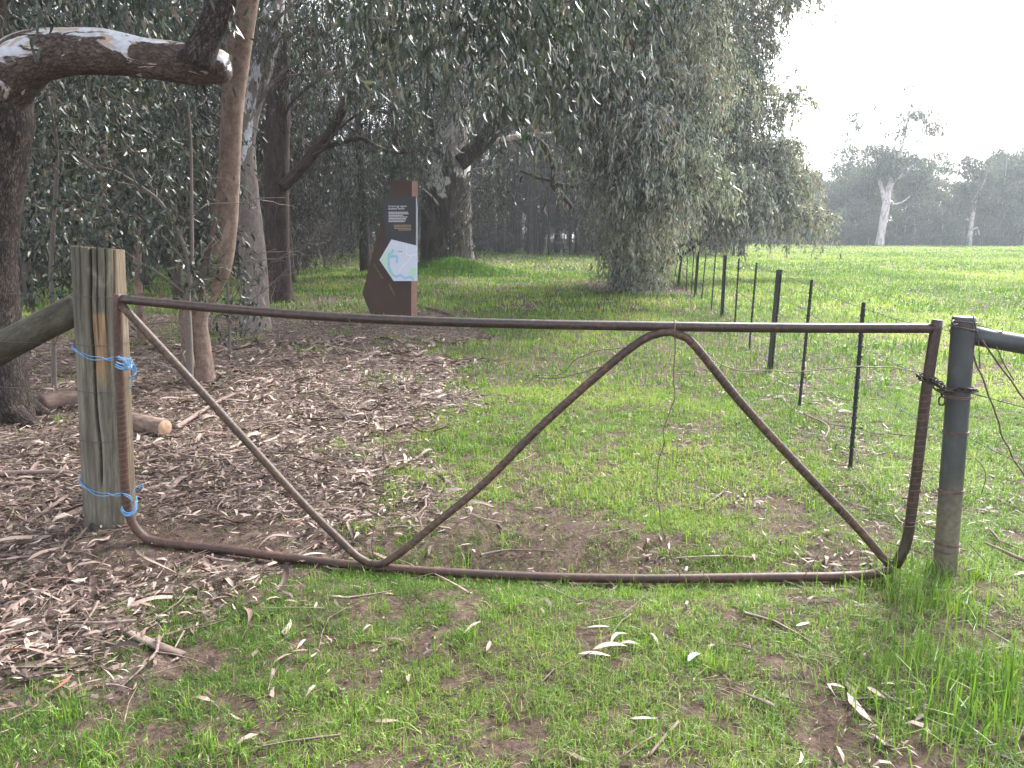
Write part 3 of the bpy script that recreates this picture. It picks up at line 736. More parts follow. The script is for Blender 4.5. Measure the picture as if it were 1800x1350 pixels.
tube(g, pb, .0195, 16, .04, wob=.015, wf=3, seed=6)
br = g.obj('brace', M['rust_tan'], gate)
def helix(g, path, r, wr, pitch, jit=.3, step=.03):
    pts, rr = resample(path, np.full(len(path), r), step)
    s = np.concatenate([[0], np.cumsum(np.linalg.norm(np.diff(pts, axis=0), axis=1))])
    n = int(s[-1] / pitch * 10) + 2
    t = np.linspace(0, s[-1], n); c = np.stack([np.interp(t, s, pts[:, i]) for i in range(3)], 1)
    T = norm(np.gradient(c, axis=0)); a = norm(np.cross(T, [0.3, 1, .2])); b = np.cross(T, a)
    ph = 2 * PI * t / pitch + jit * np.sin(t * 23) + jit * np.sin(t * 61)
    tube(g, c + r * (a * np.cos(ph)[:, None] + b * np.sin(ph)[:, None]), wr, 4, cap=False)
for path, R, wr, pitch in ((pl[2:6], .0242, .0014, .028), (pr_[2:6], .0252, .0014, .030), (pb[15:20], .0212, .0014, .032), (pb[0:3], .0212, .0014, .034), (pb[3:5], .0212, .0010, .04), (pb[8:12], .0212, .0010, .05)):
    g = Geo(); helix(g, path, R, wr, pitch); g.obj('wire_winding', M['wire'], gate)
for px, py, R in ((1187, 577, .034), (1597, 922, .027), (1604, 915, .027)):
    c = on_gate(px, py, -.006); th = np.linspace(0, 2 * PI, 17)
    if py == 577: ring_ = np.stack([c[0] + .010 * np.cos(th), c[1] + R * np.cos(th), c[2] - .008 + .042 * np.sin(th)], 1)
    else: ring_ = np.stack([c[0] + R * np.cos(th), c[1] + R * np.sin(th), c[2] + .004 * np.cos(th)], 1)
    g = Geo(); tube(g, ring_, .003, 5, cap=False); g.obj('wire_tie', M['wire'], gate)
def wiggle(pts, amp, step=.03, seed=0):
    p, _ = resample(pts, np.zeros(len(pts)), step); n = len(p); t = np.arange(n) * .35 + seed * 9
    j = np.stack([vn(t, 0 * t, 1 + seed), vn(t, 0 * t + 5, 2 + seed), vn(t, 0 * t + 9, 3 + seed)], 1) - .5
    e = np.minimum(1, np.minimum(np.arange(n), n - 1 - np.arange(n)) / 4)[:, None]
    return p + j * amp * e
def loose(label, pix, r=.0024, amp=.02, off=-.02, seed=0, fn=gpath, m='wire', name='loose_wire', cat='wire', group='loose wires on the gate'):
    g = Geo(); p = fn(pix, off) if fn is gpath else pix
    tube(g, wiggle(p, amp, .025, seed), r, 5)
    return tag(g.obj(name, M[m], origin=p[0]), label, cat, group)
loose('thin rusty wire dangling between rails left of the brace foot', [(612, 560), (640, 610), (662, 680), (676, 770), (668, 860), (658, 940), (655, 990)], seed=1)
loose('thin rusty wire dangling below the peak of the gate brace', [(1187, 578), (1188, 640), (1182, 700), (1166, 770), (1158, 830), (1160, 900), (1175, 960), (1196, 1014)], seed=2, r=.0028)
loose('tangled rusty wire hooked over the brace left of its peak', [(1118, 606), (1080, 615), (1040, 622), (1005, 640), (985, 655), (940, 660), (1000, 662), (1050, 650), (1085, 640)], seed=3, amp=.03)
loose('stray rusty wire running right from the brace peak toward the chain', [(1200, 590), (1240, 625), (1300, 650), (1380, 652), (1480, 648), (1560, 646), (1622, 656)], seed=4, amp=.015, off=.01)
loose('short rusty wire end standing on the right bottom rail', [(1413, 1014), (1425, 995), (1443, 968)], seed=5, r=.002, amp=.008)

# ------------------------------------------------------------------ timber strainer post on the left
pb0 = P(193, 928, 3.98); pt0 = P(172, 437, 3.98); pb0[2] = -.12
tp = empty('timber_post', (pb0[0], pb0[1], 0), 'thick weathered timber gate post with a long crack', 'post')
def timber_post():
    seg, n = 300, 90
    th = np.arange(seg) / seg * 2 * PI
    t = np.linspace(0, 1, n)
    c = pb0[None] + (pt0 - pb0)[None] * t[:, None]
    T_, S_ = np.meshgrid(th, t)
    z = S_ * 1.66
    r = .128 - .004 * S_ + .006 * (fbm(np.cos(T_) * 2 + 4, z * 1.5, 1) + fbm(np.sin(T_) * 2 + 9, z * 1.5, 2) - 1)
    r += .0035 * (vn(np.cos(T_) * 14, z * 1.2, 4) + vn(np.sin(T_) * 14 + 5, z * 1.2, 6) - 1)
    rnd = np.full_like(r, .5)
    # long cracks: angle measured so that -90 deg faces the camera
    for a0, wdt, dep, z0, z1 in ((-80, 2.3, .06, .45, 1.7), (-66, 1.3, .022, 1.2, 1.7), (-48, 1.4, .022, 1.25, 1.7), (-103, 1.2, .016, 1.3, 1.7), (-28, 1.5, .025, 1.1, 1.7), (-118, 1.2, .014, 1.35, 1.7)):
        aa = math.radians(a0) + .05 * np.sin(z * 4) + .02 * np.sin(z * 13)
        d = np.abs((T_ - aa + PI) % (2 * PI) - PI)
        r -= dep * np.exp(-(d / math.radians(wdt)) ** 2) * sstep(z0 - .1, z0 + .1, z) * (1 - sstep(z1 - .02, z1 + .05, z) * 0)
    a = np.degrees((T_ + PI) % (2 * PI) - PI)
    rnd = np.where((a > -80) & (a < -52) & (z > .98 + .05 * np.sin(a)) & (z < 1.325), 1.0, rnd)
    rnd = np.where((a > -40) & (a < 40), .5 + .17 * sstep(-40, -25, a) * sstep(.1, .3, z), rnd)  # light on the right flank painted into the wood as a tan tone
    V = np.stack([c[:, None, 0] + r * np.cos(T_), c[:, None, 1] + r * np.sin(T_), c[:, None, 2] + 0 * r], -1)
    V[-1, :, 2] += .012 * np.cos(th * 1 + 2.2) + .006 * (rng.random(seg) - .5)
    V[-2, :, 2] = np.minimum(V[-2, :, 2], V[-1, :, 2] - .006)
    bark = np.stack([.128 * np.cos(T_), .128 * np.sin(T_), z], -1)
    i = np.arange(n - 1)[:, None] * seg; j = np.arange(seg)[None]; j2 = (j + 1) % seg
    Q = np.stack([i + j, i + j2, i + seg + j2, i + seg + j], -1).reshape(-1, 4)
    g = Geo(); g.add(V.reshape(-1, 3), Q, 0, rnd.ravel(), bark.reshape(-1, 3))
    top = V[-1]; cc = top.mean(0); m_ = cc + (top - cc) * .5
    Vt = np.vstack([top, m_, cc[None]]); jj = np.arange(seg); k2 = (jj + 1) % seg
    g.add(Vt, [np.stack([jj, k2, k2 + seg, jj + seg], 1), np.stack([jj + seg, k2 + seg, np.full(seg, 2 * seg)], 1)], 0, np.full(len(Vt), .55), np.vstack([bark[-1], bark[-1] * [.5, .5, 1], [[0, 0, 1.6]]]))
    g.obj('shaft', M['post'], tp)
timber_post()
g = Geo(); a0 = P(150, 535, 4.12); a1 = P(0, 612, 4.16); dd = (a1 - a0) / np.linalg.norm(a1 - a0)
tend = (a0[2] + .08) / -dd[2]
tube(g, [a0 - dd * -.02, a0 + dd * tend * .5, a0 + dd * tend], [.082, .086, .09], 22, .05, wob=.05, wf=3, seed=3)
g.obj('diagonal_brace', M['brace_wood'], tp)
# left wires
lf = empty('wire_fence', P(-560, 900, 4.25) * [1, 1, 0], 'plain wire fence running left from the timber post', 'fence')
for py, pyl in ((521, 515), (606, 600), (688, 680), (775, 762)):
    q0 = P(150, py, 3.98 - .10); q1 = P(-10, pyl, 4.08); q2 = q1 + (q1 - q0) / np.linalg.norm(q1 - q0) * 3.0
    g = Geo(); tube(g, [q0, q1, q2], .0014, 5, .2); g.obj('wire', M['wire_grey'], lf)
    cc = pb0 + (pt0 - pb0) * ((q0[2] - pb0[2]) / (pt0[2] - pb0[2])); th = np.linspace(0, 2 * PI, 33)
    g = Geo(); tube(g, np.stack([cc[0] + .134 * np.cos(th), cc[1] + .134 * np.sin(th), cc[2] + .004 * np.sin(th * 2)], 1), .0018, 5, cap=False); g.obj('wire_loop', M['wire_grey'], lf)
g = Geo(); e = P(-560, 900, 4.25); tube(g, [[e[0], e[1], -.1], [e[0], e[1], 1.3]], .08, 14, .1, wob=.04); g.obj('post', M['brace_wood'], lf)

# blue twine
def post_pt(px, py, ang):
    q = P(px, py, 3.86); cc = pb0 + (pt0 - pb0) * ((q[2] - pb0[2]) / (pt0[2] - pb0[2]))
    return np.array([cc[0] + .137 * math.cos(ang), cc[1] + .137 * math.sin(ang), q[2]])
def twine(name, label, y0, y1, yl, loops, tail):
    g = Geo()
    for k in range(3):
        dz = .007 * k
        pts = [post_pt(0, y0 + (y1 - y0) * f, math.radians(a)) + [0, 0, -dz * (1 if f > .5 else .3)] for a, f in ((130, -.05), (175, -.02), (205, .12), (235, .35), (262, .6), (278, .78))]
        e = on_gate(*yl[0], -.034); pts += [e + [0, 0, -dz]]
        e = on_gate(*yl[1], .0); pts += [e + [.012, 0, -dz]]
        tube(g, wiggle(np.array(pts), .014, .02, k), .0022, 6)
    for k, lp in enumerate(loops):
        tube(g, wiggle(np.array([on_gate(a, b, o) for a, b, o in lp]), .006, .01, k + 5), .0034, 6)
    for k, lp in enumerate(tail):
        tube(g, wiggle(np.array([on_gate(a, b, o) for a, b, o in lp]), .015, .01, k + 8), .0022, 5)
    p = on_gate(*yl[0])
    tag(g.obj(name, M['twine'], origin=p), label, 'twine', 'blue twine ties on the timber post')
twine('baling_twine', 'upper blue twine tied round the timber post and gate', 606, 634, [(212, 628), (226, 632)],
      [[(203, 640, -.03), (212, 645, -.034), (224, 646, -.03), (231, 640, .01), (226, 634, .03)], [(202, 644, -.03), (214, 649, -.034), (228, 648, -.02), (232, 642, .02)], [(204, 636, -.03), (213, 640, -.034), (226, 642, -.02), (232, 636, .02)],
       [(208, 626, -.033), (216, 632, -.036), (222, 642, -.034)], [(218, 630, -.034), (223, 640, -.036), (219, 650, -.034)], [(222, 650, -.033), (226, 640, -.033), (230, 628, -.02)]],
      [[(229, 636, .0), (236, 645, .0), (234, 660, .01), (226, 665, .01)], [(229, 640, .0), (233, 650, .01), (231, 668, .01), (229, 684, .01)], [(231, 632, 0), (238, 652, .0), (232, 672, .01)]])
twine('baling_twine', 'lower blue twine looped round the timber post and gate', 845, 872, [(222, 868), (230, 880)],
      [[(213, 893, -.03), (217, 902, -.034), (226, 905, -.034), (236, 899, -.02), (240, 888, 0), (240, 872, .02)], [(213, 897, -.03), (220, 906, -.034), (230, 906, -.03), (239, 897, -.01), (241, 880, .01)], [(214, 890, -.03), (219, 900, -.034), (228, 902, -.034), (237, 894, -.02), (239, 880, 0)]],
      [[(232, 868, .03), (240, 855, .06), (250, 850, .08), (252, 856, .08), (240, 862, .08)]])

# ------------------------------------------------------------------ steel post, stay rail, chain
sb = P(1662, 1000, 3.44); sb[2] = -.08; st = P(1695, 556, 3.44)
spost = empty('steel_post', (sb[0], sb[1], 0), 'grey steel pipe gate post standing in long grass', 'post')
g = Geo(); tube(g, [sb, st - [0, 0, .012], st - [0, 0, .003], st], [.052, .050, .048, .040], 26, .05, wob=.006, wf=2); g.obj('shaft', M['pipe'], spost)
g = Geo(); r0 = P(1700, 588, 3.45); r1 = P(1800, 606, 3.40); rd = (r1 - r0) / np.linalg.norm(r1 - r0)
tube(g, [r0, r0 + rd * 1.2, r0 + rd * 2.6], .043, 22, .1, wob=.006); 
g.obj('stay_rail', M['pipe'], spost)
def ring(px, py, R=.055, tilt=.0, n=1, wr=.003):
    for k in range(n):
        g = Geo()
        q = P(px, py, 3.44); th = np.linspace(0, 2 * PI, 25); f = (q[2] - sb[2]) / (st[2] - sb[2]); cc = sb + (st - sb) * f
        tube(g, np.stack([cc[0] + R * np.cos(th), cc[1] + R * np.sin(th), cc[2] + tilt * np.cos(th) + k * .008], 1), wr, 5, cap=False); g.obj('wire_tie', M['wire'], spost)
ring(1692, 565, tilt=-.006, n=1); ring(1690, 577, tilt=-.012, wr=.004); ring(1684, 698, n=2); ring(1680, 760, n=2); ring(1670, 862, tilt=.004, n=2); ring(1663, 955, n=2); ring(1662, 965, tilt=.006, n=1)

g = Geo(); q = P(1676, 571, 3.42); tube(g, wiggle(np.array([P(1684, 570, 3.39), P(1677, 571, 3.39), P(1673, 566, 3.40), P(1677, 563, 3.41)]), .003), .004, 6); 
g.obj('wire_hook', M['wire_grey'], spost); g = Geo(); tube(g, [P(1711, 556, 3.385), P(1716, 580, 3.385), P(1722, 597, 3.38)], .003, 5, .02); g.obj('wire_hook', M['wire_grey'], spost)
# chain round upright and post
up = on_gate(1632, 662); pc = sb + (st - sb) * .70
chain = []
for a in np.linspace(100, 260, 5): chain.append([up[0] + .04 * math.cos(math.radians(a)), up[1] + .04 * math.sin(math.radians(a)), up[2] + .015 - .0001 * a])
chain += [P(1650, 676, 3.385), P(1668, 687, 3.38)]
for a in np.linspace(-120, 60, 5):
    chain.append([pc[0] + .066 * math.cos(math.radians(a)), pc[1] + .066 * math.sin(math.radians(a)), P(1685, 688, 3.4)[2] - .0001 * a])
chain += [P(1664, 684, 3.52), P(1650, 672, 3.51), chain[0]]
def link(g, c, T, Nn, L=.040, W=.024, wr=.0038):
    T = norm(T); Nn = norm(Nn - T * (Nn @ T)); th = np.linspace(0, 2 * PI, 15)[:-1]
    x = np.cos(th); y = np.sin(th)
    px = np.sign(x) * np.abs(x) ** .7 * L * .5; py = np.sign(y) * np.abs(y) ** .8 * W * .5
    pts = c + px[:, None] * T + py[:, None] * Nn
    pts = np.vstack([pts, pts[:1]]); tube(g, pts, wr, 6, cap=False)
def chain_links(g, path, seed=0):
    p, _ = resample(np.array(path), np.zeros(len(path)), .01)
    s = np.concatenate([[0], np.cumsum(np.linalg.norm(np.diff(p, axis=0), axis=1))])
    n = int(s[-1] / .030)
    for k in range(n):
        t = (k + .5) / n * s[-1]; c = np.array([np.interp(t, s, p[:, i]) for i in range(3)]); e = np.array([np.interp(t + .01, s, p[:, i]) for i in range(3)])
        T = e - c + 1e-6; a = norm(np.cross(T, [0, 0, 1.0])); b = np.cross(norm(T), a)
        ph = (k % 2) * PI / 2 + .6
        link(g, c, T, a * math.cos(ph) + b * math.sin(ph))
g = Geo(); chain_links(g, chain); chain_links(g, [P(1652, 684, 3.38), P(1656, 695, 3.38), P(1655, 712, 3.38)])
chain_links(g, [P(1640, 664, 3.38), P(1648, 683, 3.37), P(1662, 690, 3.37), P(1672, 690, 3.37)])
tag(g.obj('gate_chain', M['chain'], origin=tuple(up)), 'dark rusty chain looping gate end to the steel post', 'chain')
# bent wires hung on the stay rail
def wpath(l): return np.array([P(a, b, y) for a, b, y in l])
for lab, l, r in (('rusty wire slanting down from the steel post top to the right edge', [(1703, 600, 3.41), (1720, 645, 3.41), (1742, 705, 3.41), (1765, 770, 3.42), (1800, 840, 3.42), (1830, 900, 3.43)], .0042),
                  ('twisted double wire slanting from the stay rail to right edge', [(1727, 598, 3.38), (1750, 635, 3.38), (1775, 665, 3.38), (1800, 700, 3.38), (1850, 760, 3.4)], .0044),
                  ('thin rusty wire hanging straight from the stay rail to a joint', [(1752, 610, 3.38), (1765, 640, 3.38), (1782, 668, 3.38)], .003),
                  ('short thin wire hanging beside the steel post under the rail', [(1720, 598, 3.40), (1721, 620, 3.40), (1723, 648, 3.40)], .0024),
                  ('loop of rusty wire curling out of grass right of steel post', [(1690, 800, 3.55), (1715, 805, 3.6), (1730, 825, 3.62), (1732, 845, 3.62), (1725, 868, 3.62)], .002)):
    p = wpath(l); loose(lab, p, r, .012, seed=hash(lab) % 7 if False else len(lab) % 7, fn=None, group='loose wires by the steel post')

# ------------------------------------------------------------------ paddock fence
pk = [(1494, 828, 1518, 532, 0), (1405, 715, 1427, 492, 0), (1355, 649, 1371.5, 474, 1), (1317, 612, 1330, 462, 0), (1291, 580, 1299, 455, 0), (1269.5, 557, 1275.5, 449, 1), (1250, 546, 1258, 446, 0), (1233, 531, 1241, 444, 0),
      (1222, 523.6, 1228, 443, 1), (1215, 516, 1220, 442, 0), (1206, 512, 1209, 440, 0), (1192.5, 503, 1200, 437, 1), (1184, 497, 1194, 441, 0), (1174, 488, 1178, 441, 1)]
pf = empty('paddock_fence', G(1355, 649), 'barbed wire fence of black steel pickets along the paddock', 'fence')
tops = []
for (bx, by, tx, ty, thick) in pk:
    b_ = G(bx, by); t_ = P(tx, ty, b_[1] + .02)
    ax = t_ - b_; L = np.linalg.norm(ax); ax /= L
    b_ = b_ - ax * .08; g = Geo()
    e1 = norm(np.cross(ax, [0, 1, 0.])); e2 = np.cross(ax, e1)
    if thick:
        fin, th_ = .044, .009
        for q in range(3):
            a = math.radians(90 + 120 * q + 10); d = math.cos(a) * e1 + math.sin(a) * e2; s_ = -math.sin(a) * e1 + math.cos(a) * e2
            poly = [b_ + s_ * th_ * .5 + d * .003, b_ + d * fin + s_ * th_ * .35, b_ + d * fin - s_ * th_ * .35, b_ - s_ * th_ * .5 + d * .003]
            prism(g, poly, t_ - b_)
    else:
        w = .013
        for d, s_ in ((e1, e2), (e2, e1)):
            prism(g, [b_ - d * w + s_ * .003, b_ + d * w + s_ * .003, b_ + d * w - s_ * .003, b_ - d * w - s_ * .003], t_ - b_ + (d is e2) * ax * .004)
        for q in range(14):
            c = b_ + ax * (.25 + q * .07); 
            if q * .07 + .25 < L: box(g, c, .034, .010, .016, ax=np.array([e1, e2, ax]))
    g.obj('picket' if thick else 'dropper', M['picket'], pf); tops.append((b_ + ax * .08, t_))
spb = [sb + (st - sb) * f for f in (.94, .74, .56, .34, .12)]
for k, f in enumerate((.97, .76, .56, .36, .15)):
    pts = [spb[k] + [0.0, .05, 0]] + [b + (t - b) * f for b, t in tops]
    d = pts[-1] - pts[-3]; pts.append(pts[-1] + d / np.linalg.norm(d) * 25)
    pts = np.array(pts); g = Geo(); full = [pts[0]]
    for a, b in zip(pts[:-1], pts[1:]):
        n = max(2, int(np.linalg.norm(b - a) / .25))
        for q in range(1, n + 1):
            t = q / n; full.append(a + (b - a) * t - [0, 0, .02 * math.sin(PI * t) * min(1, np.linalg.norm(b - a) / 2)])
    full = np.array(full); tube(g, full, .0022 if k < 3 else .0018, 5, cap=False)
    if k in (0, 1, 2):
        s = np.concatenate([[0], np.cumsum(np.linalg.norm(np.diff(full, axis=0), axis=1))])
        for t in np.arange(.08, 16, .115):
            c = np.array([np.interp(t, s, full[:, i]) for i in range(3)]); d = norm(rng.normal(size=3)) * .016; e = norm(rng.normal(size=3)) * .016
            tube(g, [c - d, c + d], .0016, 3, cap=False); tube(g, [c - e, c + e], .0016, 3, cap=False)
    g.obj('barbed_wire' if k < 3 else 'plain_wire', M['wire_grey'], pf)
# fence continuing to the right of the steel post
rf = empty('wire_fence', r0 + rd * 2.6 * np.array([1, 1, 0]) - [0, 0, r0[2]], 'barbed wire fence running right from the steel post', 'fence')
for k, (y0, y1) in enumerate(((566, 596), (690, 716), (770, 818), (955, 1062))):
    q0 = P(1703, y0, 3.40); q1 = P(1800, y1, 3.40); d = norm(q1 - q0); e = q0 + d * 2.7
    g = Geo(); tube(g, wiggle(np.array([q0, q1, e]), .012, .1, k), .0020, 5)
    if k < 3:
        for t in np.arange(.05, 2.6, .11):
            c = q0 + d * t; v = norm(rng.normal(size=3)) * .016; w = norm(rng.normal(size=3)) * .016
            tube(g, [c - v, c + v], .0016, 3, cap=False); tube(g, [c - w, c + w], .0016, 3, cap=False)
    g.obj('barbed_wire' if k < 3 else 'plain_wire', M['wire_grey'], rf)
g = Geo(); e = r0 + rd * 2.64; tube(g, [[e[0], e[1], -.1], [e[0], e[1], 1.22]], .05, 18, .1); g.obj('post', M['pipe'], rf)

# ------------------------------------------------------------------ information sign
SY = 15.3; yaw = math.radians(-24)
s0 = G(690, 556); s0[2] = hgt(s0[0], s0[1]); e1 = np.array([math.cos(yaw), math.sin(yaw), 0]); e2 = np.array([-math.sin(yaw), math.cos(yaw), 0]); ez = np.array([0, 0, 1.])
sign = empty('information_sign', s0, 'rusty steel sign pillar with a charcoal panel and pale map', 'sign')
def SU(px, py, off=0.0):
    """point of the sign's front plane (moved off metres toward the viewer) seen at px,py"""
    c = s0 - e2 * off; d = ray(px, py); t = ((c - np.array([0, 0, H])) @ e2) / (d @ e2)
    return np.array([0, 0, H]) + d * t
body = [SU(a, b) for a, b in ((722.5, 560), (655, 560), (637, 516), (688, 316), (724, 318))]
for q in (0, 1): body[q][2] = s0[2] - .1
g = Geo(); prism(g, body, e2 * .22)
for poly_i in ((0, 4),):
    a, b = body[0], body[4]
    g.add([a + e1 * .002, a + e1 * .002 + e2 * .22, b + e1 * .002 + e2 * .22, b + e1 * .002], np.array([[0, 1, 2, 3]]), 1, smooth=False)
g.obj('pillar', [M['corten'], M['corten_side']], sign)
def plate(name, pix, off, th, m, parent, edge=None):
    g = Geo(); prism(g, [SU(a, b, off) for a, b in pix], e2 * th); return g.obj(name, m, parent)
pan = plate('text_panel', [(731, 345), (731.5, 436), (681, 428), (669, 350)], .07, .06, M['panel'], sign)
mp = plate('map_panel', [(733, 432), (733, 494), (692, 494), (667, 457), (688, 421)], .09, .015, M['map_white'], sign)
g = Geo(); prism(g, [SU(a, b, .075) for a, b in ((733, 366), (733, 431), (731.2, 431), (731.2, 346))], e2 * .02); g.obj('edge_strip', M['panel_edge'], sign)
def ribbon(name, pix, w, off, m, parent):
    pts = np.array([SU(a, b, off) for a, b in pix]); pts, _ = resample(pts, np.zeros(len(pts)), .02)
    T = norm(np.gradient(pts, axis=0)); s_ = np.cross(T, e2); g = Geo(); n = len(pts)
    V = np.vstack([pts - s_ * w * .5, pts + s_ * w * .5]); i = np.arange(n - 1)
    g.add(V, np.stack([i, i + 1, i + 1 + n, i + n], 1), smooth=False); return g.obj(name, m, parent)
plate('green_area', [(683, 437), (690, 440), (684, 456), (686, 470), (692, 480), (690, 490), (668, 457.5)], .0935, .003, M['map_green'], mp)
plate('green_area', [(732, 470), (732, 490), (716, 484), (722, 472)], .0935, .003, M['map_green'], mp)
ribbon('river', [(690, 438), (690, 443), (684, 448), (683, 460), (684, 472), (690, 482), (696, 486), (704, 484), (712, 489), (718, 487), (724, 488), (727, 494)], .045, .097, M['map_blue'], mp)
ribbon('lagoon', [(686, 452), (692, 450), (698, 452), (697, 462)], .05, .0975, M['map_blue'], mp)
ribbon('road', [(715, 428), (714.5, 446), (722, 449), (733, 447)], .02, .097, M['map_road'], mp)
ribbon('road', [(700, 480), (708, 468), (716, 460), (724, 450)], .015, .098, M['map_road'], mp)
def text(name, body_, px, py, size, m, parent, off, rot=0.0, align='LEFT'):
    cu = bpy.data.curves.new(name, 'FONT'); cu.body = body_; cu.size = size; cu.align_x = align; cu.extrude = .001
    t = bpy.data.objects.new(name, cu); COL.objects.link(t)
    me = bpy.data.meshes.new_from_object(t.evaluated_get(bpy.context.evaluated_depsgraph_get())); COL.objects.unlink(t); bpy.data.objects.remove(t)
    n = len(me.vertices); co = np.zeros(n * 3); me.vertices.foreach_get('co', co); co = co.reshape(-1, 3)
    c, s_ = math.cos(rot), math.sin(rot); x = co[:, 0] * c - co[:, 1] * s_; y = co[:, 0] * s_ + co[:, 1] * c
    wpos = SU(px, py, off) + x[:, None] * e1 + y[:, None] * ez - co[:, 2:3] * e2 - np.array(s0)
    me.vertices.foreach_set('co', wpos.astype(np.float32).ravel()); me.update()
    me.materials.clear(); me.materials.append(m); me.name = name
    o = bpy.data.objects.new(name, me); COL.objects.link(o); o.parent = parent; return o
text('title_lettering', 'Yarrawonga Lagoon', 682.5, 364.2, .052, M['ink_white'], pan, .0735)
text('title_lettering', 'Southeast Section', 682.5, 368.4, .052, M['ink_white'], pan, .0735)
text('side_lettering', 'Lagoon', 683, 500, .085, M['ink_olive'], sign, .004, math.radians(-62))
text('side_lettering', 'Yarrawonga', 655, 465, .075, M['ink_olive'], sign, .004, math.radians(-52))
def lines(name, x0, x1s, y0, dy, hgt_, m, parent, off, right=False):
    g = Geo()
    for k, x1 in enumerate(x1s):
        x = x0 if not right else x1; y = y0 + k * dy; end = x1 if not right else x0
        while x < end - .6:
            w = min(rng.uniform(1.0, 4.2), end - x)
            prism(g, [SU(x, y, off), SU(x + w, y, off), SU(x + w, y + hgt_, off), SU(x, y + hgt_, off)], e2 * .002); x += w + .55
    g.obj(name, m, parent)
lines('body_lettering', 683, [717, 718, 709, 716, 714, 714, 711.5], 372.4, 2.75, 1.3, M['ink_white'], pan, .0735)
lines('footer_lettering', 722.5, [692, 692.5, 693, 700], 395.2, 2.8, 1.3, M['ink_gold'], pan, .0735, True)
g = Geo(); prism(g, [SU(a, b, .0945) for a, b in ((700, 441.4), (707, 442), (707, 443.2), (700, 442.6))], e2 * .002); g.obj('map_lettering', M['ink_grey'], mp)

# ------------------------------------------------------------------ trees
def limb_path(a, b, sag=.15, seed=0):
    a = np.asarray(a, float); b = np.asarray(b, float); L = np.linalg.norm(b - a)
    t = np.linspace(0, 1, 6)[:, None]
    p = a * (1 - t) + b * t + np.array([0, 0, 1.]) * L * sag * 4 * t * (1 - t)
    j = rng.normal(0, L * .035, (6, 3)); j[0] = 0; j[-1] = 0
    return p + j

def build_tree(name, label, cat, trunk, rad, bark, leafm, clusters, group=None, seg=16, step=.12, wob=.06, wf=1.5, limbs=(), auto=True, lim_r=.28, sub=4, origin=None, extra=None, seed=0, twigm='bark_twig', min_r=.018, limbm=None):
    """clusters: dicts of sprays() arguments. trunk: points + radii; limbs: (points, radii)."""
    trunk = np.asarray(trunk, float); base = np.array(trunk[0]) if origin is None else np.array(origin, float)
    root = empty(name, base, label, cat, group)
    g = Geo(); tube(g, trunk, rad, seg, step, wob=wob, wf=wf, seed=seed)
    tp_, tr_ = resample(trunk, np.asarray(rad, float), .3)
    gl_ = g if limbm is None else Geo()
    for k, (lp, lr) in enumerate(limbs):
        tube(gl_, lp, lr, max(8, seg - 4), step, wob=wob, wf=wf * 1.5, seed=seed + k + 1)
    gc = Geo()
    for c in clusters:
        c = dict(c); ctr = np.asarray(c['c'], float); link_ = c.pop('link', True)
        if auto and link_:
            want = ctr[2] - .5 * np.linalg.norm(ctr[:2] - tp_[:, :2].mean(0))
            i = int(np.argmin(np.abs(tp_[:, 2] - want) + .3 * np.linalg.norm(tp_ - ctr, axis=1)))
            q = limb_path(tp_[i], ctr, .12)
            r_ = max(min_r, min(tr_[i] * lim_r * 1.6, .012 * np.linalg.norm(ctr - tp_[i]) + .01))
            tube(g, q, np.linspace(r_, r_ * .35, 6), 7, .3, wob=.06, seed=k if limbs else 0)
            rr = np.broadcast_to(np.asarray(c['rad'], float), (3,))
            for _ in range(sub):
                v = norm(rng.normal(size=3)) * rr * .9
                tube(g, limb_path(q[4], ctr + v, .08), np.linspace(r_ * .4, r_ * .12, 6), 5, .4)
        c.pop('_', None)
        sprays(gc, **c)
    if extra: extra(g, gc)
    if g.n: g.obj('trunk', M[bark], root)
    if limbm is not None: gl_.obj('limb', M[limbm], root)
    if gc.n: gc.obj('crown', [M[leafm], M[twigm]], root)
    return root

def C(px, py, Y, rx, ry=None, rz=None, n=60, **k):
    """cluster centred where px,py meets depth Y; radii in metres"""
    d = dict(c=P(px, py, Y), rad=(rx, ry or rx, rz or rx), n=n); d.update(k); return d

UP = dict(L=1.2, m=16, droop=.8, ll=.24, lw=.07, detail=0, twig=0, link=False)
def shade_canopy(lst, n=70, r=1.7): return [dict(UP, c=np.array(c, float), rad=(r, r, r * .7), n=n) for c in lst]  # unseen leaf clusters above the frame, added to shade litter, trunks and wood
near = dict(L=.5, m=12, droop=.7, ll=.125, lw=.024, detail=1, twig=.0022)
midl = dict(L=.7, m=14, droop=.9, ll=.135, lw=.024, detail=0, twig=.003)

# rough-barked tree at the left edge with the horizontal limb
tA, rA = PP([(-6, 752, 132), (-10, 690, 108), (-18, 600, 100), (-26, 480, 98), (-26, 350, 112), (-12, 210, 122), (-26, 90, 104), (-45, 0, 92), (-70, -160, 84), (-60, -420, 70)], 6.5)
tA[0][2] = -.15
def rootA(g, gc):
    tube(g, uA, urA, 24, .05, wob=.08, wf=4, seed=2)
    for a, L in ((-1.2, .7), (-.4, .9), (-2.4, .7), (.6, .6), (2.2, .6)):
        c = np.array([tA[0][0], tA[0][1], .22]); d = np.array([math.cos(a), math.sin(a), 0])
        tube(g, [c, c + d * .24 - [0, 0, .12], c + d * L * .75 - [0, 0, .30]], [.18, .10, .03], 10, .05, wob=.1, seed=a)
lA, lrA = PP([(-60, 152, 40), (-30, 154, 66), (0, 142, 88), (45, 108, 88), (110, 92, 78), (190, 92, 74), (270, 104, 66), (335, 114, 66), (372, 116, 62), (392, 117, 54), (401, 117, 44)], 6.35)
lA[0][1], lA[1][1], lA[2][1] = 6.62, 6.55, 6.44
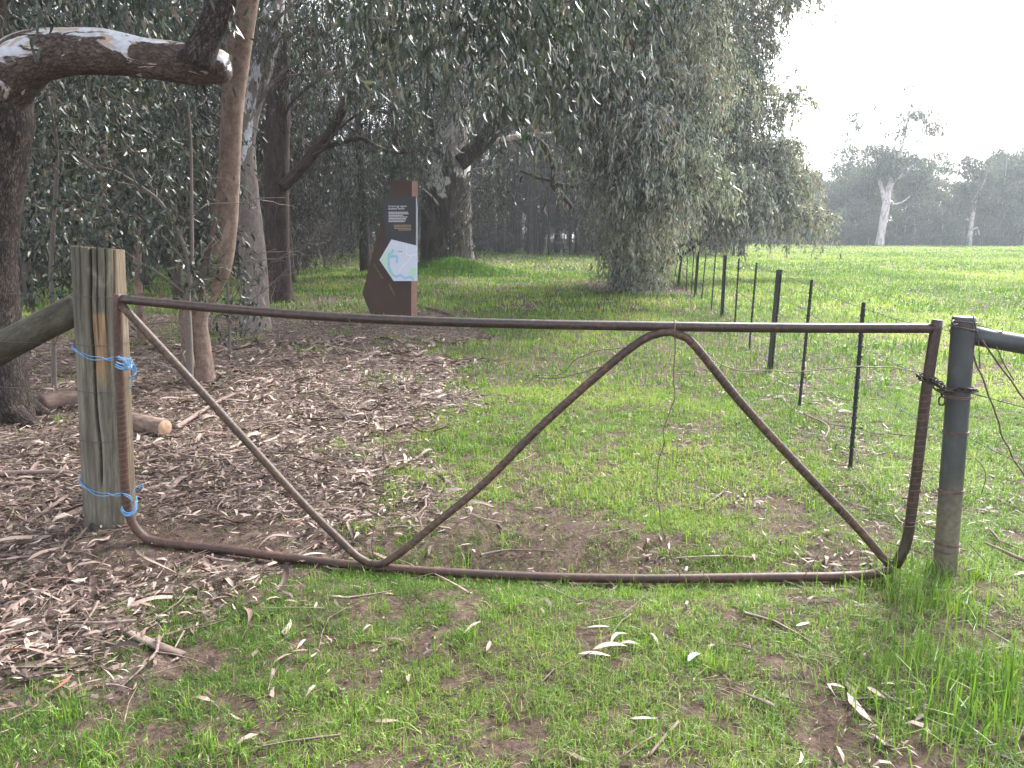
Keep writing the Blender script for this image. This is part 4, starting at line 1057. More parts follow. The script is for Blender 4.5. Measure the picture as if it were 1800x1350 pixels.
uA, urA = PP([(346, 118, 70), (356, 86, 54), (370, 52, 48), (384, 22, 50), (400, -25, 50), (420, -130, 44)], 6.22)
build_tree('gum_tree', 'rough barked gum at left edge with a thick horizontal limb', 'tree', tA, rA, 'bark_rough', 'leaf_near',
    [C(70, -140, 6.6, .9, n=90, **near), C(300, -190, 6.4, .9, n=90, **near), C(420, -260, 6.8, .9, n=80, **near), C(180, 30, 8.0, .7, .6, .35, n=26, link=False, **near), C(300, 30, 8.2, .55, .5, .3, n=22, link=False, **near), C(-150, -100, 6.5, 1, n=60, **near)] + shade_canopy([(-3, 2.5, 6.8), (-5.5, 3, 7), (-2.2, 5, 7.2), (-4.6, 5.4, 7.5), (-7, 6, 7.5), (-3, 7.6, 8), (-5.6, 8, 8.6), (-4, .5, 6.6), (-8.5, 9, 8.5), (-1.2, 7.4, 8.2)]),
    seg=40, step=.05, wob=.09, wf=3, limbs=[(lA, lrA)], extra=rootA, limbm='bark_limb')

# bough hanging in from overhead (tree standing out of frame to the right-rear)
tB, rB = PP([(353, 672, 52), (349, 620, 44), (344, 560, 40), (354, 522, 48), (380, 470, 50), (395, 400, 42), (403, 300, 37), (408, 200, 37), (418, 100, 42), (431, 0, 45), (446, -120, 42), (455, -330, 36), (470, -560, 26)], 8.5)
tB[0][2] = -.1
sB, srB = PP([(333, 648, 20), (327, 590, 18), (323, 550, 16), (336, 515, 18), (352, 500, 14)], 8.3)
ov = P(860, -120, 7.0)
build_tree('gum_tree', 'slender tan gum with curved trunk behind the left brace', 'tree', tB, rB, 'bark_brown', 'leaf_near',
    [C(560, -300, 8.4, 1.2, n=120, link=False, **near), C(800, -60, 7.0, .75, .7, .5, n=95, link=False, **dict(near, L=.75, droop=1.3)), C(905, -40, 6.8, .8, .7, .45, n=115, link=False, **dict(near, L=.75, droop=1.35)), C(1010, -60, 7.4, .7, .7, .45, n=75, link=False, **dict(near, droop=1.2, L=.7)), C(880, 120, 7.6, .22, .3, .25, n=9, link=False, **dict(near, droop=1.5, L=.6, m=16)),
     C(300, -280, 9, 1.2, n=90, link=False, **near), C(650, -10, 8.6, .7, .7, .45, n=40, link=False, **dict(near, droop=1.2)), C(760, 40, 8.8, .5, .5, .3, n=26, link=False, **dict(near, droop=1.3))],
    seg=24, step=.06, wob=.045, wf=2, limbs=[(sB, srB), PP([(440, -90, 26), (560, -190, 20), (700, -230, 15), (860, -170, 10), (1000, -130, 6)], 7.9)])

tC, rC = PP([(449, 585, 60), (449, 550, 48), (447, 480, 46), (440, 400, 43), (433, 330, 41), (429, 250, 39), (441, 180, 39), (462, 110, 39), (478, 40, 37), (486, -60, 34), (500, -240, 28), (510, -440, 20)], 13.3)
tC[0][2] = -.15
build_tree('gum_tree', 'pale patchy white gum trunk standing beside the slender tan gum', 'tree', tC, rC, 'bark_gum', 'leaf_near',
    [C(560, 30, 13, 1.1, 1.1, .9, n=110, **midl), C(640, -60, 12.5, 1.2, 1.1, .9, n=110, **midl), C(470, -160, 13, 1.6, n=120, **midl), C(350, 40, 12.6, 1.2, 1.2, .8, n=120, **midl), C(240, -20, 12.4, 1.2, 1.2, .8, n=110, **midl), C(600, 120, 13.8, .8, .8, .6, n=50, **midl), C(700, 30, 12.2, .9, .9, .7, n=80, **midl)]
    + shade_canopy([(-4, 11, 9), (-6.5, 12, 9.5), (-3, 14, 10), (-5.5, 15, 10.5), (-8.5, 13.5, 9.5), (-1.6, 11, 9), (-9, 17, 10)]), seg=28, step=.08, wob=.05, wf=2, lim_r=.10, min_r=.012)

tD, rD = PP([(493, 540, 54), (491, 500, 43), (488, 420, 40), (487, 330, 42), (488, 230, 42), (490, 130, 40), (493, 0, 37), (500, -200, 30), (505, -400, 20)], 18.6)
tD[0][2] = -.15
dl = [PP([(497, 328, 20), (530, 295, 20), (560, 258, 20), (588, 220, 18), (612, 170, 16), (640, 120, 12), (652, 60, 9), (662, 20, 6)], 18.4), PP([(560, 262, 10), (600, 250, 9), (635, 243, 8), (668, 262, 7), (710, 268, 5), (760, 263, 4)], 18.2), PP([(600, 200, 10), (640, 145, 8), (680, 120, 7), (700, 180, 5)], 18.3)]
build_tree('gum_tree', 'dark stringy barked gum with one bare limb rising right', 'tree', tD, rD, 'bark_dark', 'leaf_near',
    [C(560, 90, 18, 1.1, 1.1, .9, n=80, **midl), C(660, 110, 17.6, 1.2, 1.1, .9, n=120, **midl), C(600, -20, 18, 1.4, n=120, **midl), C(680, 200, 17.5, .8, .8, .6, n=60, **midl), C(440, 40, 18.6, 1.4, n=80, **midl), C(520, 200, 19.5, .8, n=30, **midl), C(655, 350, 17.6, .55, .5, .7, n=70, **dict(midl, link=False)), C(640, 300, 17.8, .6, .5, .6, n=60, **dict(midl, link=False)), C(720, 270, 17.2, .7, .6, .5, n=70, **dict(midl, link=False))]
    + shade_canopy([(-5, 18, 11.5), (-8, 19, 12), (-2, 18, 10.5), (-4, 21, 13), (-7, 22, 13), (-11, 20, 11)], 80, 2), seg=24, step=.1, wob=.07, wf=2, limbs=dl)

# young saplings with broad leaves at the left
def sapling(label, stem, Y, cl, m='twig_grey', wid=1, limbs=()):
    t, r = PP(stem, Y); t[0][2] = -.05
    def bare(g, gc):
        for q in range(13):
            i_ = int(rng.integers(1, len(t))); f = rng.random(); a_ = t[i_ - 1] * (1 - f) + t[i_] * f
            d_ = norm(np.array([rng.normal(), rng.normal(0, .6), rng.uniform(-.1, 1.1)])); L_ = rng.uniform(.5, 1.5); b_ = a_ + d_ * L_
            q_ = limb_path(a_, b_, rng.uniform(-.08, .12)); tube(g, q_, np.linspace(.0075, .003, 6), 5, .08, wob=.05)
            for w_ in range(3):
                e_ = q_[int(rng.integers(2, 5))]; tube(g, limb_path(e_, e_ + norm(d_ + rng.normal(0, .7, 3)) * rng.uniform(.2, .6), .05), np.linspace(.004, .0018, 6), 4, .08)
    return build_tree('sapling', label, 'sapling', t, r, m, 'leaf_near', cl, 'gum saplings at the left', seg=9, step=.06, wob=.06, wf=4, limbs=[PP(l, Y) for l in limbs], auto=True, min_r=.006, lim_r=.2, sub=3, extra=bare)
ns = dict(L=.42, m=11, droop=.6, ll=.115, lw=.026, detail=1, twig=.002)
sapling('grey leaning sapling with bare twig reaching left before the tan gum', [(331, 645, 12), (333, 600, 12), (330, 520, 10), (333, 470, 9), (318, 420, 8), (285, 360, 7), (250, 330, 6), (200, 300, 5), (165, 293, 5), (140, 272, 4)], 8.0,
    [C(215, 380, 8.1, .55, n=44, **ns), C(150, 430, 8.3, .5, n=36, **ns), C(290, 300, 8.4, .5, n=34, **ns), C(380, 470, 7.9, .3, .3, .3, n=16, **ns), C(320, 400, 8.2, .35, n=22, **ns), C(100, 340, 8.6, .55, n=40, **ns)],
    limbs=[[(338, 470, 7), (337, 380, 6), (336, 260, 5), (331, 190, 4)]])
sapling('leafy sapling between the rough trunk and the timber post', [(95, 690, 9), (93, 560, 8), (90, 470, 8), (95, 380, 7), (100, 260, 6), (85, 170, 5)], 7.8,
    [C(80, 300, 8.0, .6, n=44, **ns), C(110, 200, 8.0, .6, n=40, **ns), C(60, 420, 8.1, .5, n=34, **ns), C(170, 210, 8.4, .6, n=36, **ns), C(130, 480, 8.2, .35, n=14, **ns)])
sapling('brown stemmed sapling standing right behind the timber post', [(245, 560, 15), (243, 500, 14), (240, 400, 14), (236, 300, 12), (230, 160, 11), (225, 20, 9)], 11.5,
    [C(240, 230, 11.0, .8, n=70, **ns), C(300, 190, 11, .7, n=60, **ns), C(180, 330, 11.2, .7, n=56, **ns), C(310, 330, 11, .6, n=46, **ns), C(260, 110, 11, .9, n=70, **ns), C(380, 260, 11.2, .5, n=36, **ns)], m='bark_brown')
sapling('thin brown stemmed tree rising behind the horizontal limb', [(184, 520, 18), (182, 440, 17), (180, 300, 17), (181, 180, 15), (178, 60, 13), (172, -60, 11)], 13.0,
    [C(160, 180, 12.6, .9, n=90, **ns), C(110, 90, 12.4, 1., n=100, **ns), C(60, 200, 12.6, .9, n=80, **ns), C(210, 40, 12.4, 1., n=100, **ns), C(120, 380, 12.8, .8, n=60, **ns), C(60, 30, 12, 1, n=80, **ns)], m='bark_brown')
sapling('low leafy sapling in the gap left of the pale gum foot', [(400, 585, 7), (402, 540, 6), (398, 480, 5), (392, 430, 4)], 10.2,
    [C(402, 430, 10.2, .32, n=22, **ns), C(420, 500, 10.4, .25, n=10, **ns), C(395, 545, 10, .25, n=10, **ns)])

# the big old gum behind the sign
tF, rF = PP([(786, 486, 130), (786, 462, 98), (785, 420, 88), (785, 370, 84), (786, 310, 80), (791, 260, 72), (800, 205, 56), (806, 150, 44), (803, 80, 36), (800, 0, 30), (806, -120, 22)], 33.5)
tF[0][2] = -.2
fl = [PP([(806, 285, 34), (835, 262, 30), (862, 236, 28), (882, 210, 24), (892, 190, 18), (905, 165, 10)], 33.0), PP([(885, 196, 12), (905, 215, 11), (922, 238, 11), (950, 250, 11), (966, 275, 10), (974, 300, 10), (972, 325, 11), (990, 345, 8), (1010, 370, 6)], 32.6),
      PP([(972, 322, 8), (1000, 327, 7), (1040, 322, 5)], 32.6), PP([(972, 318, 7), (945, 312, 6), (915, 300, 4)], 32.6), PP([(780, 275, 14), (760, 262, 9), (720, 265, 6), (690, 262, 5)], 32.8), PP([(775, 300, 24), (760, 250, 18), (752, 190, 13), (745, 120, 9)], 33.2)]
wk = dict(L=1.2, m=20, droop=1.1, ll=.19, lw=.036, detail=0, twig=.006)
build_tree('gum_tree', 'huge old gum with dark fire scarred base behind the sign', 'tree', tF, rF, 'bark_old', 'leaf_near',
    [C(850, 335, 30, .8, .8, 1.1, n=50, **wk), C(880, 290, 30, .7, .8, .8, n=26, **wk), C(715, 190, 30, 1.4, 1.5, 1.4, n=80, **wk), C(800, 110, 30, 1.5, 1.5, 1.2, n=90, **wk), C(860, 150, 29.5, 1.6, 1.5, 1.2, n=100, **wk), C(730, 90, 31, 2, 2, 1.8, n=120, **wk), C(850, 30, 30, 2.4, 2, 1.8, n=150, **wk), C(940, 90, 31, 2, 2, 1.5, n=110, **wk), C(690, 260, 31, 1.3, 1.2, 1, n=60, **wk), C(700, 20, 31, 2.4, 2, 2, n=140, **wk), C(590, 60, 32, 2.2, 2, 2, n=110, **wk),
     C(930, 170, 32, 1.5, 1, .8, n=50, **wk), C(715, 310, 30.5, .7, 1, .8, n=34, **wk), C(960, 20, 31, 2.4, 2, 2, n=140, **wk), C(826, 400, 31, .5, .5, .8, n=16, **wk)]
    + shade_canopy([(-3, 30, 14), (0, 31, 14), (-6, 31, 14), (2.5, 32, 13), (-2, 33, 17), (1, 34, 16.5), (-5, 34, 16.5), (-9, 32, 13)], 110, 2.6), seg=40, step=.2, wob=.10, wf=.8, limbs=fl, limbm='bark_dark')
# pale scars on the big gum: upper trunk sheds to white
g = Geo(); q, qr = PP([(893, 243, 9), (930, 238, 9), (965, 236, 8), (1012, 234, 5)], 35.5)
tube(g, [q[0] + [-2.2, .4, -.5]] + list(q), [.14] + list(qr), 10, .2, wob=.06)
tag(g.obj('dead_bough', M['bark_white'], origin=q[0]), 'bleached dead bough lodged level behind the arching dark branch', 'branch')

# weeping gum curtain between track and paddock
we = dict(L=.95, m=32, droop=1.0, ll=.17, lw=.038, detail=0, twig=.004)
def gb_(px, py, Y):
    p = P(px, py, Y); return p
tG = np.array([[3.5, 24, -.2], [3.45, 24, 1.2], [3.3, 23.8, 3], [3.2, 23.4, 5.5], [3.4, 23, 8], [3.2, 22.6, 10.5], [3.0, 22.4, 12.5]]); rG = [.42, .33, .29, .25, .2, .14, .07]
cg = []
for (px, py, Y, rx, rz, n) in [(930, 40, 18, 1.2, 1.1, 110), (1010, 60, 17.5, 1.3, 1.2, 150), (1100, 50, 18, 1.4, 1.3, 160), (1190, 60, 19, 1.4, 1.3, 150), (1010, 150, 18, 1.1, 1.0, 110), (1090, 160, 17.5, 1.2, 1.1, 150), (1180, 170, 18, 1.2, 1.1, 150), (1240, 130, 20, 1.2, 1.1, 110),
                            (1060, 235, 18.5, .9, .9, 80), (1130, 260, 18, 1.1, 1.0, 140), (1210, 270, 19, 1.0, 1.0, 110), (1080, 320, 20, .9, .8, 80), (1150, 340, 19, 1.0, .9, 115), (1065, 300, 21, .7, .7, 50), (1100, 390, 21, .9, .7, 90), (1160, 410, 21.5, .7, .6, 50), (1090, 440, 22.5, .8, .55, 75), (1110, 475, 23, .7, .4, 55), (1060, 400, 23, .8, .7, 55),
                            (960, -60, 17, 1.4, 1.2, 130), (1080, -60, 17, 1.5, 1.2, 140), (1200, -60, 18, 1.5, 1.2, 140), (1070, 100, 22, 2, 1.5, 120), (1150, 300, 23, 1.8, 1.4, 110)]:
    if py > 270 and px < 1105: px += 38
    if py > 300 and px > 1140: py -= 26
    cg.append(C(px, py, Y, rx * .66, rx * .6, rz * .6, n=int(n * .66), **we))
    for q in range(3): cg.append(C(px + rng.uniform(-1, 1) * rx * 60, py + rng.uniform(-1, 1) * rz * 55, Y - rng.uniform(.2, 1.2), rx * .30, rx * .26, rz * .26, n=int(n * .15), **dict(we, link=False, rn=(.1, 1))))
build_tree('weeping_gum', 'weeping gum whose leaf curtain hangs down to the track beside the fence', 'tree', tG, rG, 'bark_dark', 'leaf_weep', cg + shade_canopy([(1, 18, 9), (3.5, 18.5, 9.4), (6, 19.5, 9.2), (2, 21, 11), (4.6, 22, 11.6), (6.4, 23, 10.5), (0, 21, 9.6), (3, 25, 12)], 100, 1.8), seg=18, step=.2, wob=.06, sub=3)
we2 = dict(L=1.1, m=32, droop=.85, ll=.21, lw=.048, detail=0, twig=.005)
tH = np.array([[6.0, 33, -.2], [6.0, 33, 1.5], [6.4, 33, 4], [7.0, 32.5, 7], [7.4, 32, 10], [7.6, 31.6, 13], [7.6, 31.4, 15]]); rH = [.5, .38, .33, .28, .22, .15, .08]
ch = []
for (px, py, Y, rx, rz, n) in [(1250, 20, 30, 1.9, 1.6, 170), (1320, 30, 31, 1.5, 1.5, 110), (1300, 120, 30, 1.4, 1.5, 130), (1330, 190, 30, 1.1, 1.2, 95), (1260, 210, 29, 1.4, 1.4, 130), (1320, 270, 30, 1.3, 1.1, 110), (1385, 270, 30, .9, .9, 55), (1395, 310, 30, 1.0, .8, 70), (1280, 320, 28, 1.3, 1.1, 130), (1350, 350, 29, 1.3, .8, 120), (1415, 372, 29, .8, .45, 34), (1455, 383, 29, .5, .25, 11), (1240, 380, 27, 1.1, .7, 85), (1310, 395, 28, 1.2, .5, 75), (1372, 392, 29, .7, .3, 22),
                            (1200, 330, 29, 1.4, 1.1, 100), (1250, -70, 30, 2, 1.5, 130), (1350, -60, 31, 1.6, 1.4, 90), (1390, -10, 31, .9, .7, 34), (1405, 165, 31, .7, .5, 24), (1372, 150, 31, .6, .5, 24), (1210, 150, 31, 1.8, 1.6, 130), (1200, 420, 28, .8, .35, 34)]:
    if py >= 330 and px < 1405: py -= 30
    ch.append(C(px, py, Y, rx * .66, rx * .6, rz * .6, n=int(n * .66), **we2))
    for q in range(3): ch.append(C(px + rng.uniform(-1, 1) * rx * 34, py + rng.uniform(-1, 1) * rz * 34, Y - rng.uniform(.2, 1.5), rx * .32, rx * .26, rz * .28, n=int(n * .15), **dict(we2, link=False, rn=(.1, 1))))
build_tree('weeping_gum', 'taller hazy weeping gum leaning over the fence into the paddock', 'tree', tH, rH, 'bark_dark', 'leaf_weep', ch + shade_canopy([(7, 30, 11.6), (10, 31, 11.4), (8, 33, 14), (5, 32, 13), (11, 33, 12.6), (8, 34, 16)], 110, 2), seg=16, step=.25, wob=.06, sub=3)

# ------------------------------------------------------------------ the wood behind: templates, then copies
def template(kind, h, r, seed, leafm='leaf_dark', crown0=.25, spread=2.6, ncl=14, n=34, ll=.24, lw=.05, m=14, L=1.2, bark='bark_grey', lean=.5, name='forest_tree'):
    global rng
    keep_, rng = rng, np.random.default_rng(seed)
    zs = np.linspace(0, 1, 6)
    pts = np.stack([np.cumsum(rng.normal(0, lean * .18, 6)) * zs, np.cumsum(rng.normal(0, lean * .18, 6)) * zs, zs * h - .15], 1)
    rad = r * (1 - zs * .85); rad[0] *= 1.35
    cl = []
    for k in range(ncl):
        f = rng.uniform(crown0, 1.02); a = rng.uniform(0, 2 * PI); s = spread * (1.15 - abs(f - .6)) * rng.uniform(.25, 1)
        c = np.array([np.interp(f, zs, pts[:, 0]) + s * math.cos(a), np.interp(f, zs, pts[:, 1]) + s * math.sin(a), f * h])
        cl.append(dict(c=c, rad=rng.uniform(.7, 1.25) * np.array([1.1, 1.1, .8]) * spread * .34, n=int(n * rng.uniform(.7, 1.3)), L=L, m=m, droop=.8, ll=ll, lw=lw, detail=0, twig=0))
    o = build_tree(name, None, 'tree', pts, rad, bark, leafm, cl, seg=9, step=.5, wob=.08, wf=1, sub=4, seed=seed)
    rng = keep_
    return o
def kids(o): return list(o.children)
def place(tpl, loc, rot, sc, label, cat, group, used):
    if tpl.name not in used:
        used.add(tpl.name); r_ = tpl
    else:
        r_ = tpl.copy(); COL.objects.link(r_)
        for ch_ in KIDS[tpl.name]:
            c = ch_.copy(); COL.objects.link(c); c.parent = r_
    r_.location = loc; r_.rotation_euler = (0, 0, rot); r_.scale = (sc, sc, sc)
    tag(r_, label, cat, group); return r_
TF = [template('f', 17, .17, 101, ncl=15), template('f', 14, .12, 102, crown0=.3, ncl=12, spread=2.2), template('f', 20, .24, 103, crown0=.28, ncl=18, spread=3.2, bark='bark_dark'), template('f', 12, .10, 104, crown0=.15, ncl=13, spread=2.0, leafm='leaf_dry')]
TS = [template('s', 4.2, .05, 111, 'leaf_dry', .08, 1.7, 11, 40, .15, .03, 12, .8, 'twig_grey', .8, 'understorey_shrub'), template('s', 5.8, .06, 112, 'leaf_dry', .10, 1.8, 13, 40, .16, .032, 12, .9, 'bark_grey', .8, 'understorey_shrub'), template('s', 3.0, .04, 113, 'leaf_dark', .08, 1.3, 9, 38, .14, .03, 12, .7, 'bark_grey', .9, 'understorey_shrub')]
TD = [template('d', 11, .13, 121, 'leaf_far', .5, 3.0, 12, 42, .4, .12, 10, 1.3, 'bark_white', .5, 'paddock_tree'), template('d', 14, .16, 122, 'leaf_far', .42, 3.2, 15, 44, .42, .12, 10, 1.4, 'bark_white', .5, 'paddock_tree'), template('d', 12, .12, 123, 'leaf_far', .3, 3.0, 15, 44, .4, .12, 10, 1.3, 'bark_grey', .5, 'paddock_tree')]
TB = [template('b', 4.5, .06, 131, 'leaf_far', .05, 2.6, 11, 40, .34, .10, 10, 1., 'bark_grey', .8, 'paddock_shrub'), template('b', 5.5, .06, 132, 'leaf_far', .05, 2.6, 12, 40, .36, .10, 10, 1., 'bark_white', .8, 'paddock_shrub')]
KIDS = {t.name: kids(t) for t in TF + TS + TD + TB}
used = set()
def gz(x, y): return float(hgt(np.array([x]), np.array([y]))[0])
pts_w = []
def free(x, y, dmin):
    return all((x - a) ** 2 + (y - b) ** 2 > dmin ** 2 for a, b in pts_w)
cnt = 0
for tries in range(6000):
    if cnt >= 190: break
    y = 17 + 95 * rng.random() ** 1.35; x = rng.uniform(-.85 * y - 4, fence_x(y) - 3.0)
    if y > 62: x = rng.uniform(-.85 * y, fence_x(y) + 8)
    if y < 58 and x > -2.2 - (y < 36) * 2.0: continue
    if y < 36 and x > -5.5: continue
    if y < 24 and x > -8: continue
    if -4.6 < x / y * 16 < -1.2 and y < 30: continue
    if not free(x, y, 1.6 + y * .012): continue
    pts_w.append((x, y)); cnt += 1
    left = x / y < -.16
    t = TF[int(rng.integers(0, 4))]
    place(t, (x, y, gz(x, y)), rng.uniform(0, 6.28), rng.uniform(.85, 1.2), 'slender dark trunked tree in the shady wood left of the sign' if left else 'slender dark trunked tree in the shady wood beyond the sign and track', 'tree',
          'trees in the wood left of the sign' if left else 'trees in the wood beyond the track', used)
pts_w2 = []
cnt = 0
for tries in range(6000):
    if cnt >= 150: break
    y = 26 + 85 * rng.random() ** 1.2; x = rng.uniform(-.85 * y - 2, fence_x(y) - 2.0)
    if y < 62 and x > -3.0 and x < fence_x(y): continue
    if y < 45 and x > -7.5: continue
    if any((x - a) ** 2 + (y - b) ** 2 < 2.6 for a, b in pts_w2): continue
    pts_w2.append((x, y)); cnt += 1
    left = x / y < -.16
    place(TS[int(rng.integers(0, 3))], (x, y, gz(x, y)), rng.uniform(0, 6.28), rng.uniform(.8, 1.3), 'dull grey brown shrub under the trees of the wood left of the sign' if left else 'dull grey brown shrub under the trees beyond the big old gum', 'shrub',
          'shrubs in the wood left of the sign' if left else 'shrubs in the wood beyond the track', used)
cnt = 0
for tries in range(4000):
    if cnt >= 60: break
    y = rng.uniform(64, 112); x = rng.uniform(-.30 * y, fence_x(y) + 6)
    if any((x - a) ** 2 + (y - b) ** 2 < 3.2 for a, b in pts_w2): continue
    pts_w2.append((x, y)); cnt += 1
    place(TS[int(rng.integers(0, 3))], (x, y, gz(x, y)), rng.uniform(0, 6.28), rng.uniform(1.3, 2.1), 'tall dull shrub closing the far end of the grassy track', 'shrub', 'tall shrubs at the end of the track', used)
cnt = 0
for tries in range(4000):
    if cnt >= 34: break
    y = rng.uniform(60, 110); x = rng.uniform(-.12 * y, fence_x(y) + 3)
    if not free(x, y, 2.2): continue
    pts_w.append((x, y)); cnt += 1
    place(TF[int(rng.choice([0, 2, 3]))], (x, y, gz(x, y)), rng.uniform(0, 6.28), rng.uniform(.9, 1.2), 'slender dark trunked tree in the shady wood beyond the sign and track', 'tree', 'trees in the wood beyond the track', used)
# a few recognisable stems down the track
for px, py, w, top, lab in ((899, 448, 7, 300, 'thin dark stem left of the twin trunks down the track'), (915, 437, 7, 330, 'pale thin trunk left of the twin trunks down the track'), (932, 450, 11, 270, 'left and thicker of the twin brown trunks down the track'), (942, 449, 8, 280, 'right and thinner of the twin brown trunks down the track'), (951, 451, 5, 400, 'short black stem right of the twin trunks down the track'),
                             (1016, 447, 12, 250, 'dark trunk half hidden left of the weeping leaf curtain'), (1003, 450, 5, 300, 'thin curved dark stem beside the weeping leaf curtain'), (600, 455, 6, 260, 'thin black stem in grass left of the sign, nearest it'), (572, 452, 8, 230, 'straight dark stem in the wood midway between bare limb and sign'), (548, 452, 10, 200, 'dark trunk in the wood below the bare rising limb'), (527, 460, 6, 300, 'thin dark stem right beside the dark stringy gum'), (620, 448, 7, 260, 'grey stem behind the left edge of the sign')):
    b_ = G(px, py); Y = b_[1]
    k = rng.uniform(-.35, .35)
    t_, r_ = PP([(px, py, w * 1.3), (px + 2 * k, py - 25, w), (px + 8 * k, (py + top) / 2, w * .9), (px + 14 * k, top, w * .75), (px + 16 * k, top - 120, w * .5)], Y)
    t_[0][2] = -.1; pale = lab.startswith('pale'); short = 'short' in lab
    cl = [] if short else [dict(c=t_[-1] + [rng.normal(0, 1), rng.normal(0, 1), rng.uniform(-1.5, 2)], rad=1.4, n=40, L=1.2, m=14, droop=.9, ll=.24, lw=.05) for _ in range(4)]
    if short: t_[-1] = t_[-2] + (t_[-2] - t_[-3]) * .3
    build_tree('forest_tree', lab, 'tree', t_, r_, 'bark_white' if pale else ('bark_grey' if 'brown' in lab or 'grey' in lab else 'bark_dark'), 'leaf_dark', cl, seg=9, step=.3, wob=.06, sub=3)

# ------------------------------------------------------------------ far side of the paddock
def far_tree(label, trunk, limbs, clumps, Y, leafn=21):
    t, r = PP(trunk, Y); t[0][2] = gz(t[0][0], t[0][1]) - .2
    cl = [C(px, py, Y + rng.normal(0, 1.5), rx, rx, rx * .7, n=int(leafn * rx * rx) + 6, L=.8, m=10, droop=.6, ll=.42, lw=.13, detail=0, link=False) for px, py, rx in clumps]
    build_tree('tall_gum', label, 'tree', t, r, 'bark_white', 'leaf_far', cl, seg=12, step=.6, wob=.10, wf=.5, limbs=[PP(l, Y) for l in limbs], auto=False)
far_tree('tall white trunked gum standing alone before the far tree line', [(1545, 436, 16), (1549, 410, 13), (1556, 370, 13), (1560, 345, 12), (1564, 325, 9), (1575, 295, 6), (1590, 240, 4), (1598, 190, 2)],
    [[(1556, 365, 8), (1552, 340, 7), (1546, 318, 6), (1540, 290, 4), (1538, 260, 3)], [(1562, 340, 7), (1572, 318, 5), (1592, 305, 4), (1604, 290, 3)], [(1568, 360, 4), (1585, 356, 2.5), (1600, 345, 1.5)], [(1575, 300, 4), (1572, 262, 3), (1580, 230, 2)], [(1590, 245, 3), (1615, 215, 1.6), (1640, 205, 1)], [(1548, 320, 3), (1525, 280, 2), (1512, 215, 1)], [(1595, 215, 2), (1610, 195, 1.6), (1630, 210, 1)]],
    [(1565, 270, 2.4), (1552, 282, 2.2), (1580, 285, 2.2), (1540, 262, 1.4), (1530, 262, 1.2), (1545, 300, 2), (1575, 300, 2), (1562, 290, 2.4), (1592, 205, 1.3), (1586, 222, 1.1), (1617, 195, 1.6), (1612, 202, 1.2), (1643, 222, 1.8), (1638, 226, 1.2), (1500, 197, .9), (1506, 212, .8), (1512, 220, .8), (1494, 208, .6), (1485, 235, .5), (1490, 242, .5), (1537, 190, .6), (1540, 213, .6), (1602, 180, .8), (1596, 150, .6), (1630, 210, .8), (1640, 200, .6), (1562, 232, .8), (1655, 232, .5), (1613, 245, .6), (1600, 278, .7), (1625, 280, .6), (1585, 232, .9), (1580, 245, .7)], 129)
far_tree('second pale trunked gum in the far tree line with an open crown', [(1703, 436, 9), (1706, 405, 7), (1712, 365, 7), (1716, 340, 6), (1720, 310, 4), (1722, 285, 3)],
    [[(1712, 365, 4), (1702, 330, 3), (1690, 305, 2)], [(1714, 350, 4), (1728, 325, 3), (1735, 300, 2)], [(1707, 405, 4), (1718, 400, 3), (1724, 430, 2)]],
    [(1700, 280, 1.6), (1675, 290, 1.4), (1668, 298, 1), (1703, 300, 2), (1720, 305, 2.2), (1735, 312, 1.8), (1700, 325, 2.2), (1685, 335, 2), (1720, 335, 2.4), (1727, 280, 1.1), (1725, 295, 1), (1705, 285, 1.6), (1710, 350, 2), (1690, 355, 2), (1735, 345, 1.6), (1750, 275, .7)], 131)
pts_f = []; cnt = 0
for tries in range(5000):
    if cnt >= 110: break
    y = 135 + 42 * rng.random(); x = rng.uniform(8, .80 * y)
    px = CX + F * x / (y * cp)
    if 1640 < px < 1690 and rng.random() < .6: continue
    if not all((x - a) ** 2 + (y - b) ** 2 > 9 for a, b in pts_f): continue
    pts_f.append((x, y)); cnt += 1
    s = rng.uniform(.85, 1.45) * (1.18 if px > 1745 else 1.0) * (.85 if 1620 < px < 1700 else 1.0)
    place(TD[int(rng.integers(0, 3))], (x, y, gz(x, y)), rng.uniform(0, 6.28), s, 'hazy grey green gum in the tree line on the far side of the paddock', 'tree', 'trees of the far tree line', used)
pts_f = []; cnt = 0
for tries in range(5000):
    if cnt >= 125: break
    y = 131 + 14 * rng.random(); x = rng.uniform(fence_x(y) - 8, .78 * y)
    if not all((x - a) ** 2 + (y - b) ** 2 > 3 for a, b in pts_f): continue
    pts_f.append((x, y)); cnt += 1
    place(TB[int(rng.integers(0, 2))], (x, y, gz(x, y)), rng.uniform(0, 6.28), rng.uniform(.75, 1.2), 'low dark shrub at the foot of the far tree line', 'shrub', 'shrubs at the foot of the far tree line', used)

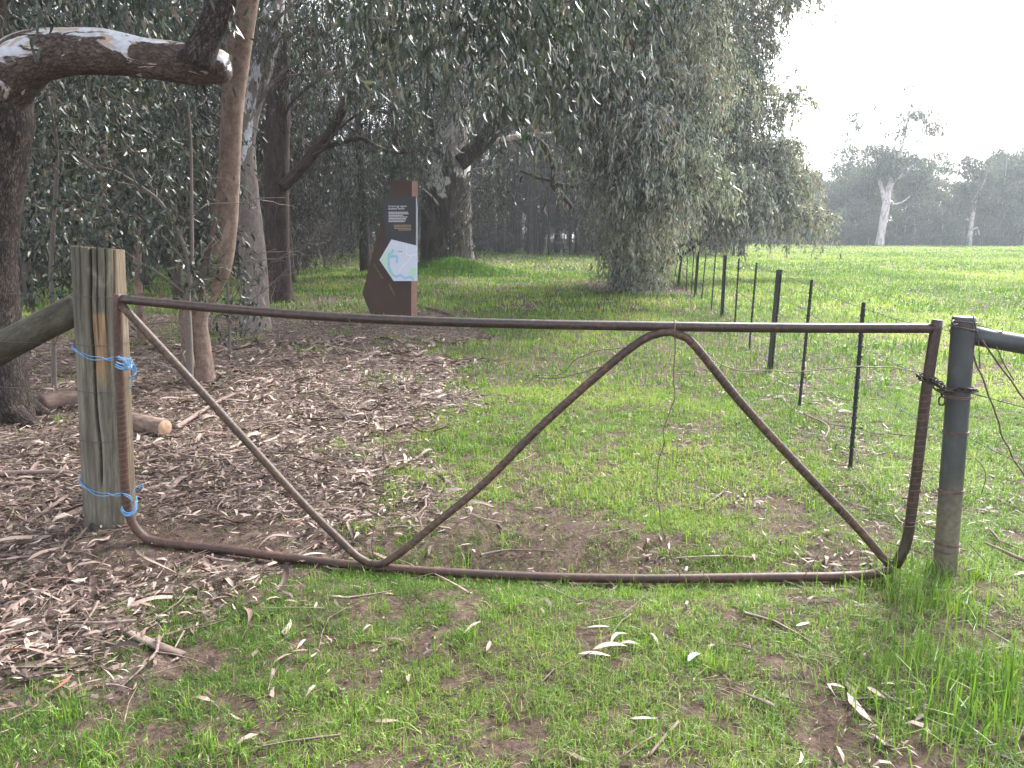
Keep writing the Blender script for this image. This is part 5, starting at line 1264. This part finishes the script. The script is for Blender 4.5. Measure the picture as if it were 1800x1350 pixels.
# ------------------------------------------------------------------ air, light, camera
def haze():
    g = Geo(); box(g, (0, 180, 22), 1000, 640, 48)
    m = bpy.data.materials.new('haze_air'); m.use_nodes = True; nt = m.node_tree; nt.nodes.clear()
    out = nt.nodes.new('ShaderNodeOutputMaterial'); v = nt.nodes.new('ShaderNodeVolumePrincipled')
    v.inputs['Color'].default_value = (.86, .92, 1.0, 1); v.inputs['Density'].default_value = HAZE; v.inputs['Anisotropy'].default_value = .1
    nt.links.new(v.outputs[0], out.inputs['Volume'])
    tag(g.obj('haze', m), kind='stuff')
HAZE = .00075
haze()

EL, AZ = math.radians(42), math.radians(38)     # AZ: from straight ahead toward the right
w = bpy.data.worlds.new('World'); SC.world = w; w.use_nodes = True
nt = w.node_tree; bg = nt.nodes['Background']
sky = nt.nodes.new('ShaderNodeTexSky'); sky.sky_type = 'NISHITA'; sky.sun_disc = False
sky.sun_elevation = EL; sky.sun_rotation = AZ; sky.air_density = 1.0; sky.dust_density = 2.5; sky.ozone_density = 1.0; sky.altitude = 100
hs = nt.nodes.new('ShaderNodeHueSaturation'); hs.inputs['Saturation'].default_value = .38
nt.links.new(sky.outputs[0], hs.inputs['Color']); nt.links.new(hs.outputs[0], bg.inputs[0]); bg.inputs[1].default_value = .15
su = bpy.data.lights.new('sun', 'SUN'); su.energy = 2.4; su.angle = math.radians(14); su.color = (1, .975, .94)
so = bpy.data.objects.new('sun', su); COL.objects.link(so)
dv = Vector((math.sin(AZ) * math.cos(EL), math.cos(AZ) * math.cos(EL), math.sin(EL)))
so.rotation_euler = dv.to_track_quat('Z', 'Y').to_euler()

cam = bpy.data.cameras.new('camera'); cam.sensor_width = 36; cam.lens = 36 * F / 1800; cam.clip_start = .05; cam.clip_end = 2000
co = bpy.data.objects.new('camera', cam); COL.objects.link(co); co.location = (0, 0, H); co.rotation_euler = (PI / 2 - PITCH, 0, 0)
SC.camera = co
SC.view_settings.view_transform = 'Standard'; SC.view_settings.look = 'None'; SC.view_settings.gamma = 1; SC.view_settings.use_curve_mapping = False
SC.view_settings.exposure = 2.32
cy = SC.cycles
cy.max_bounces = 8; cy.diffuse_bounces = 4; cy.glossy_bounces = 2; cy.transmission_bounces = 4; cy.volume_bounces = 2; cy.transparent_max_bounces = 8
cy.use_denoising = True
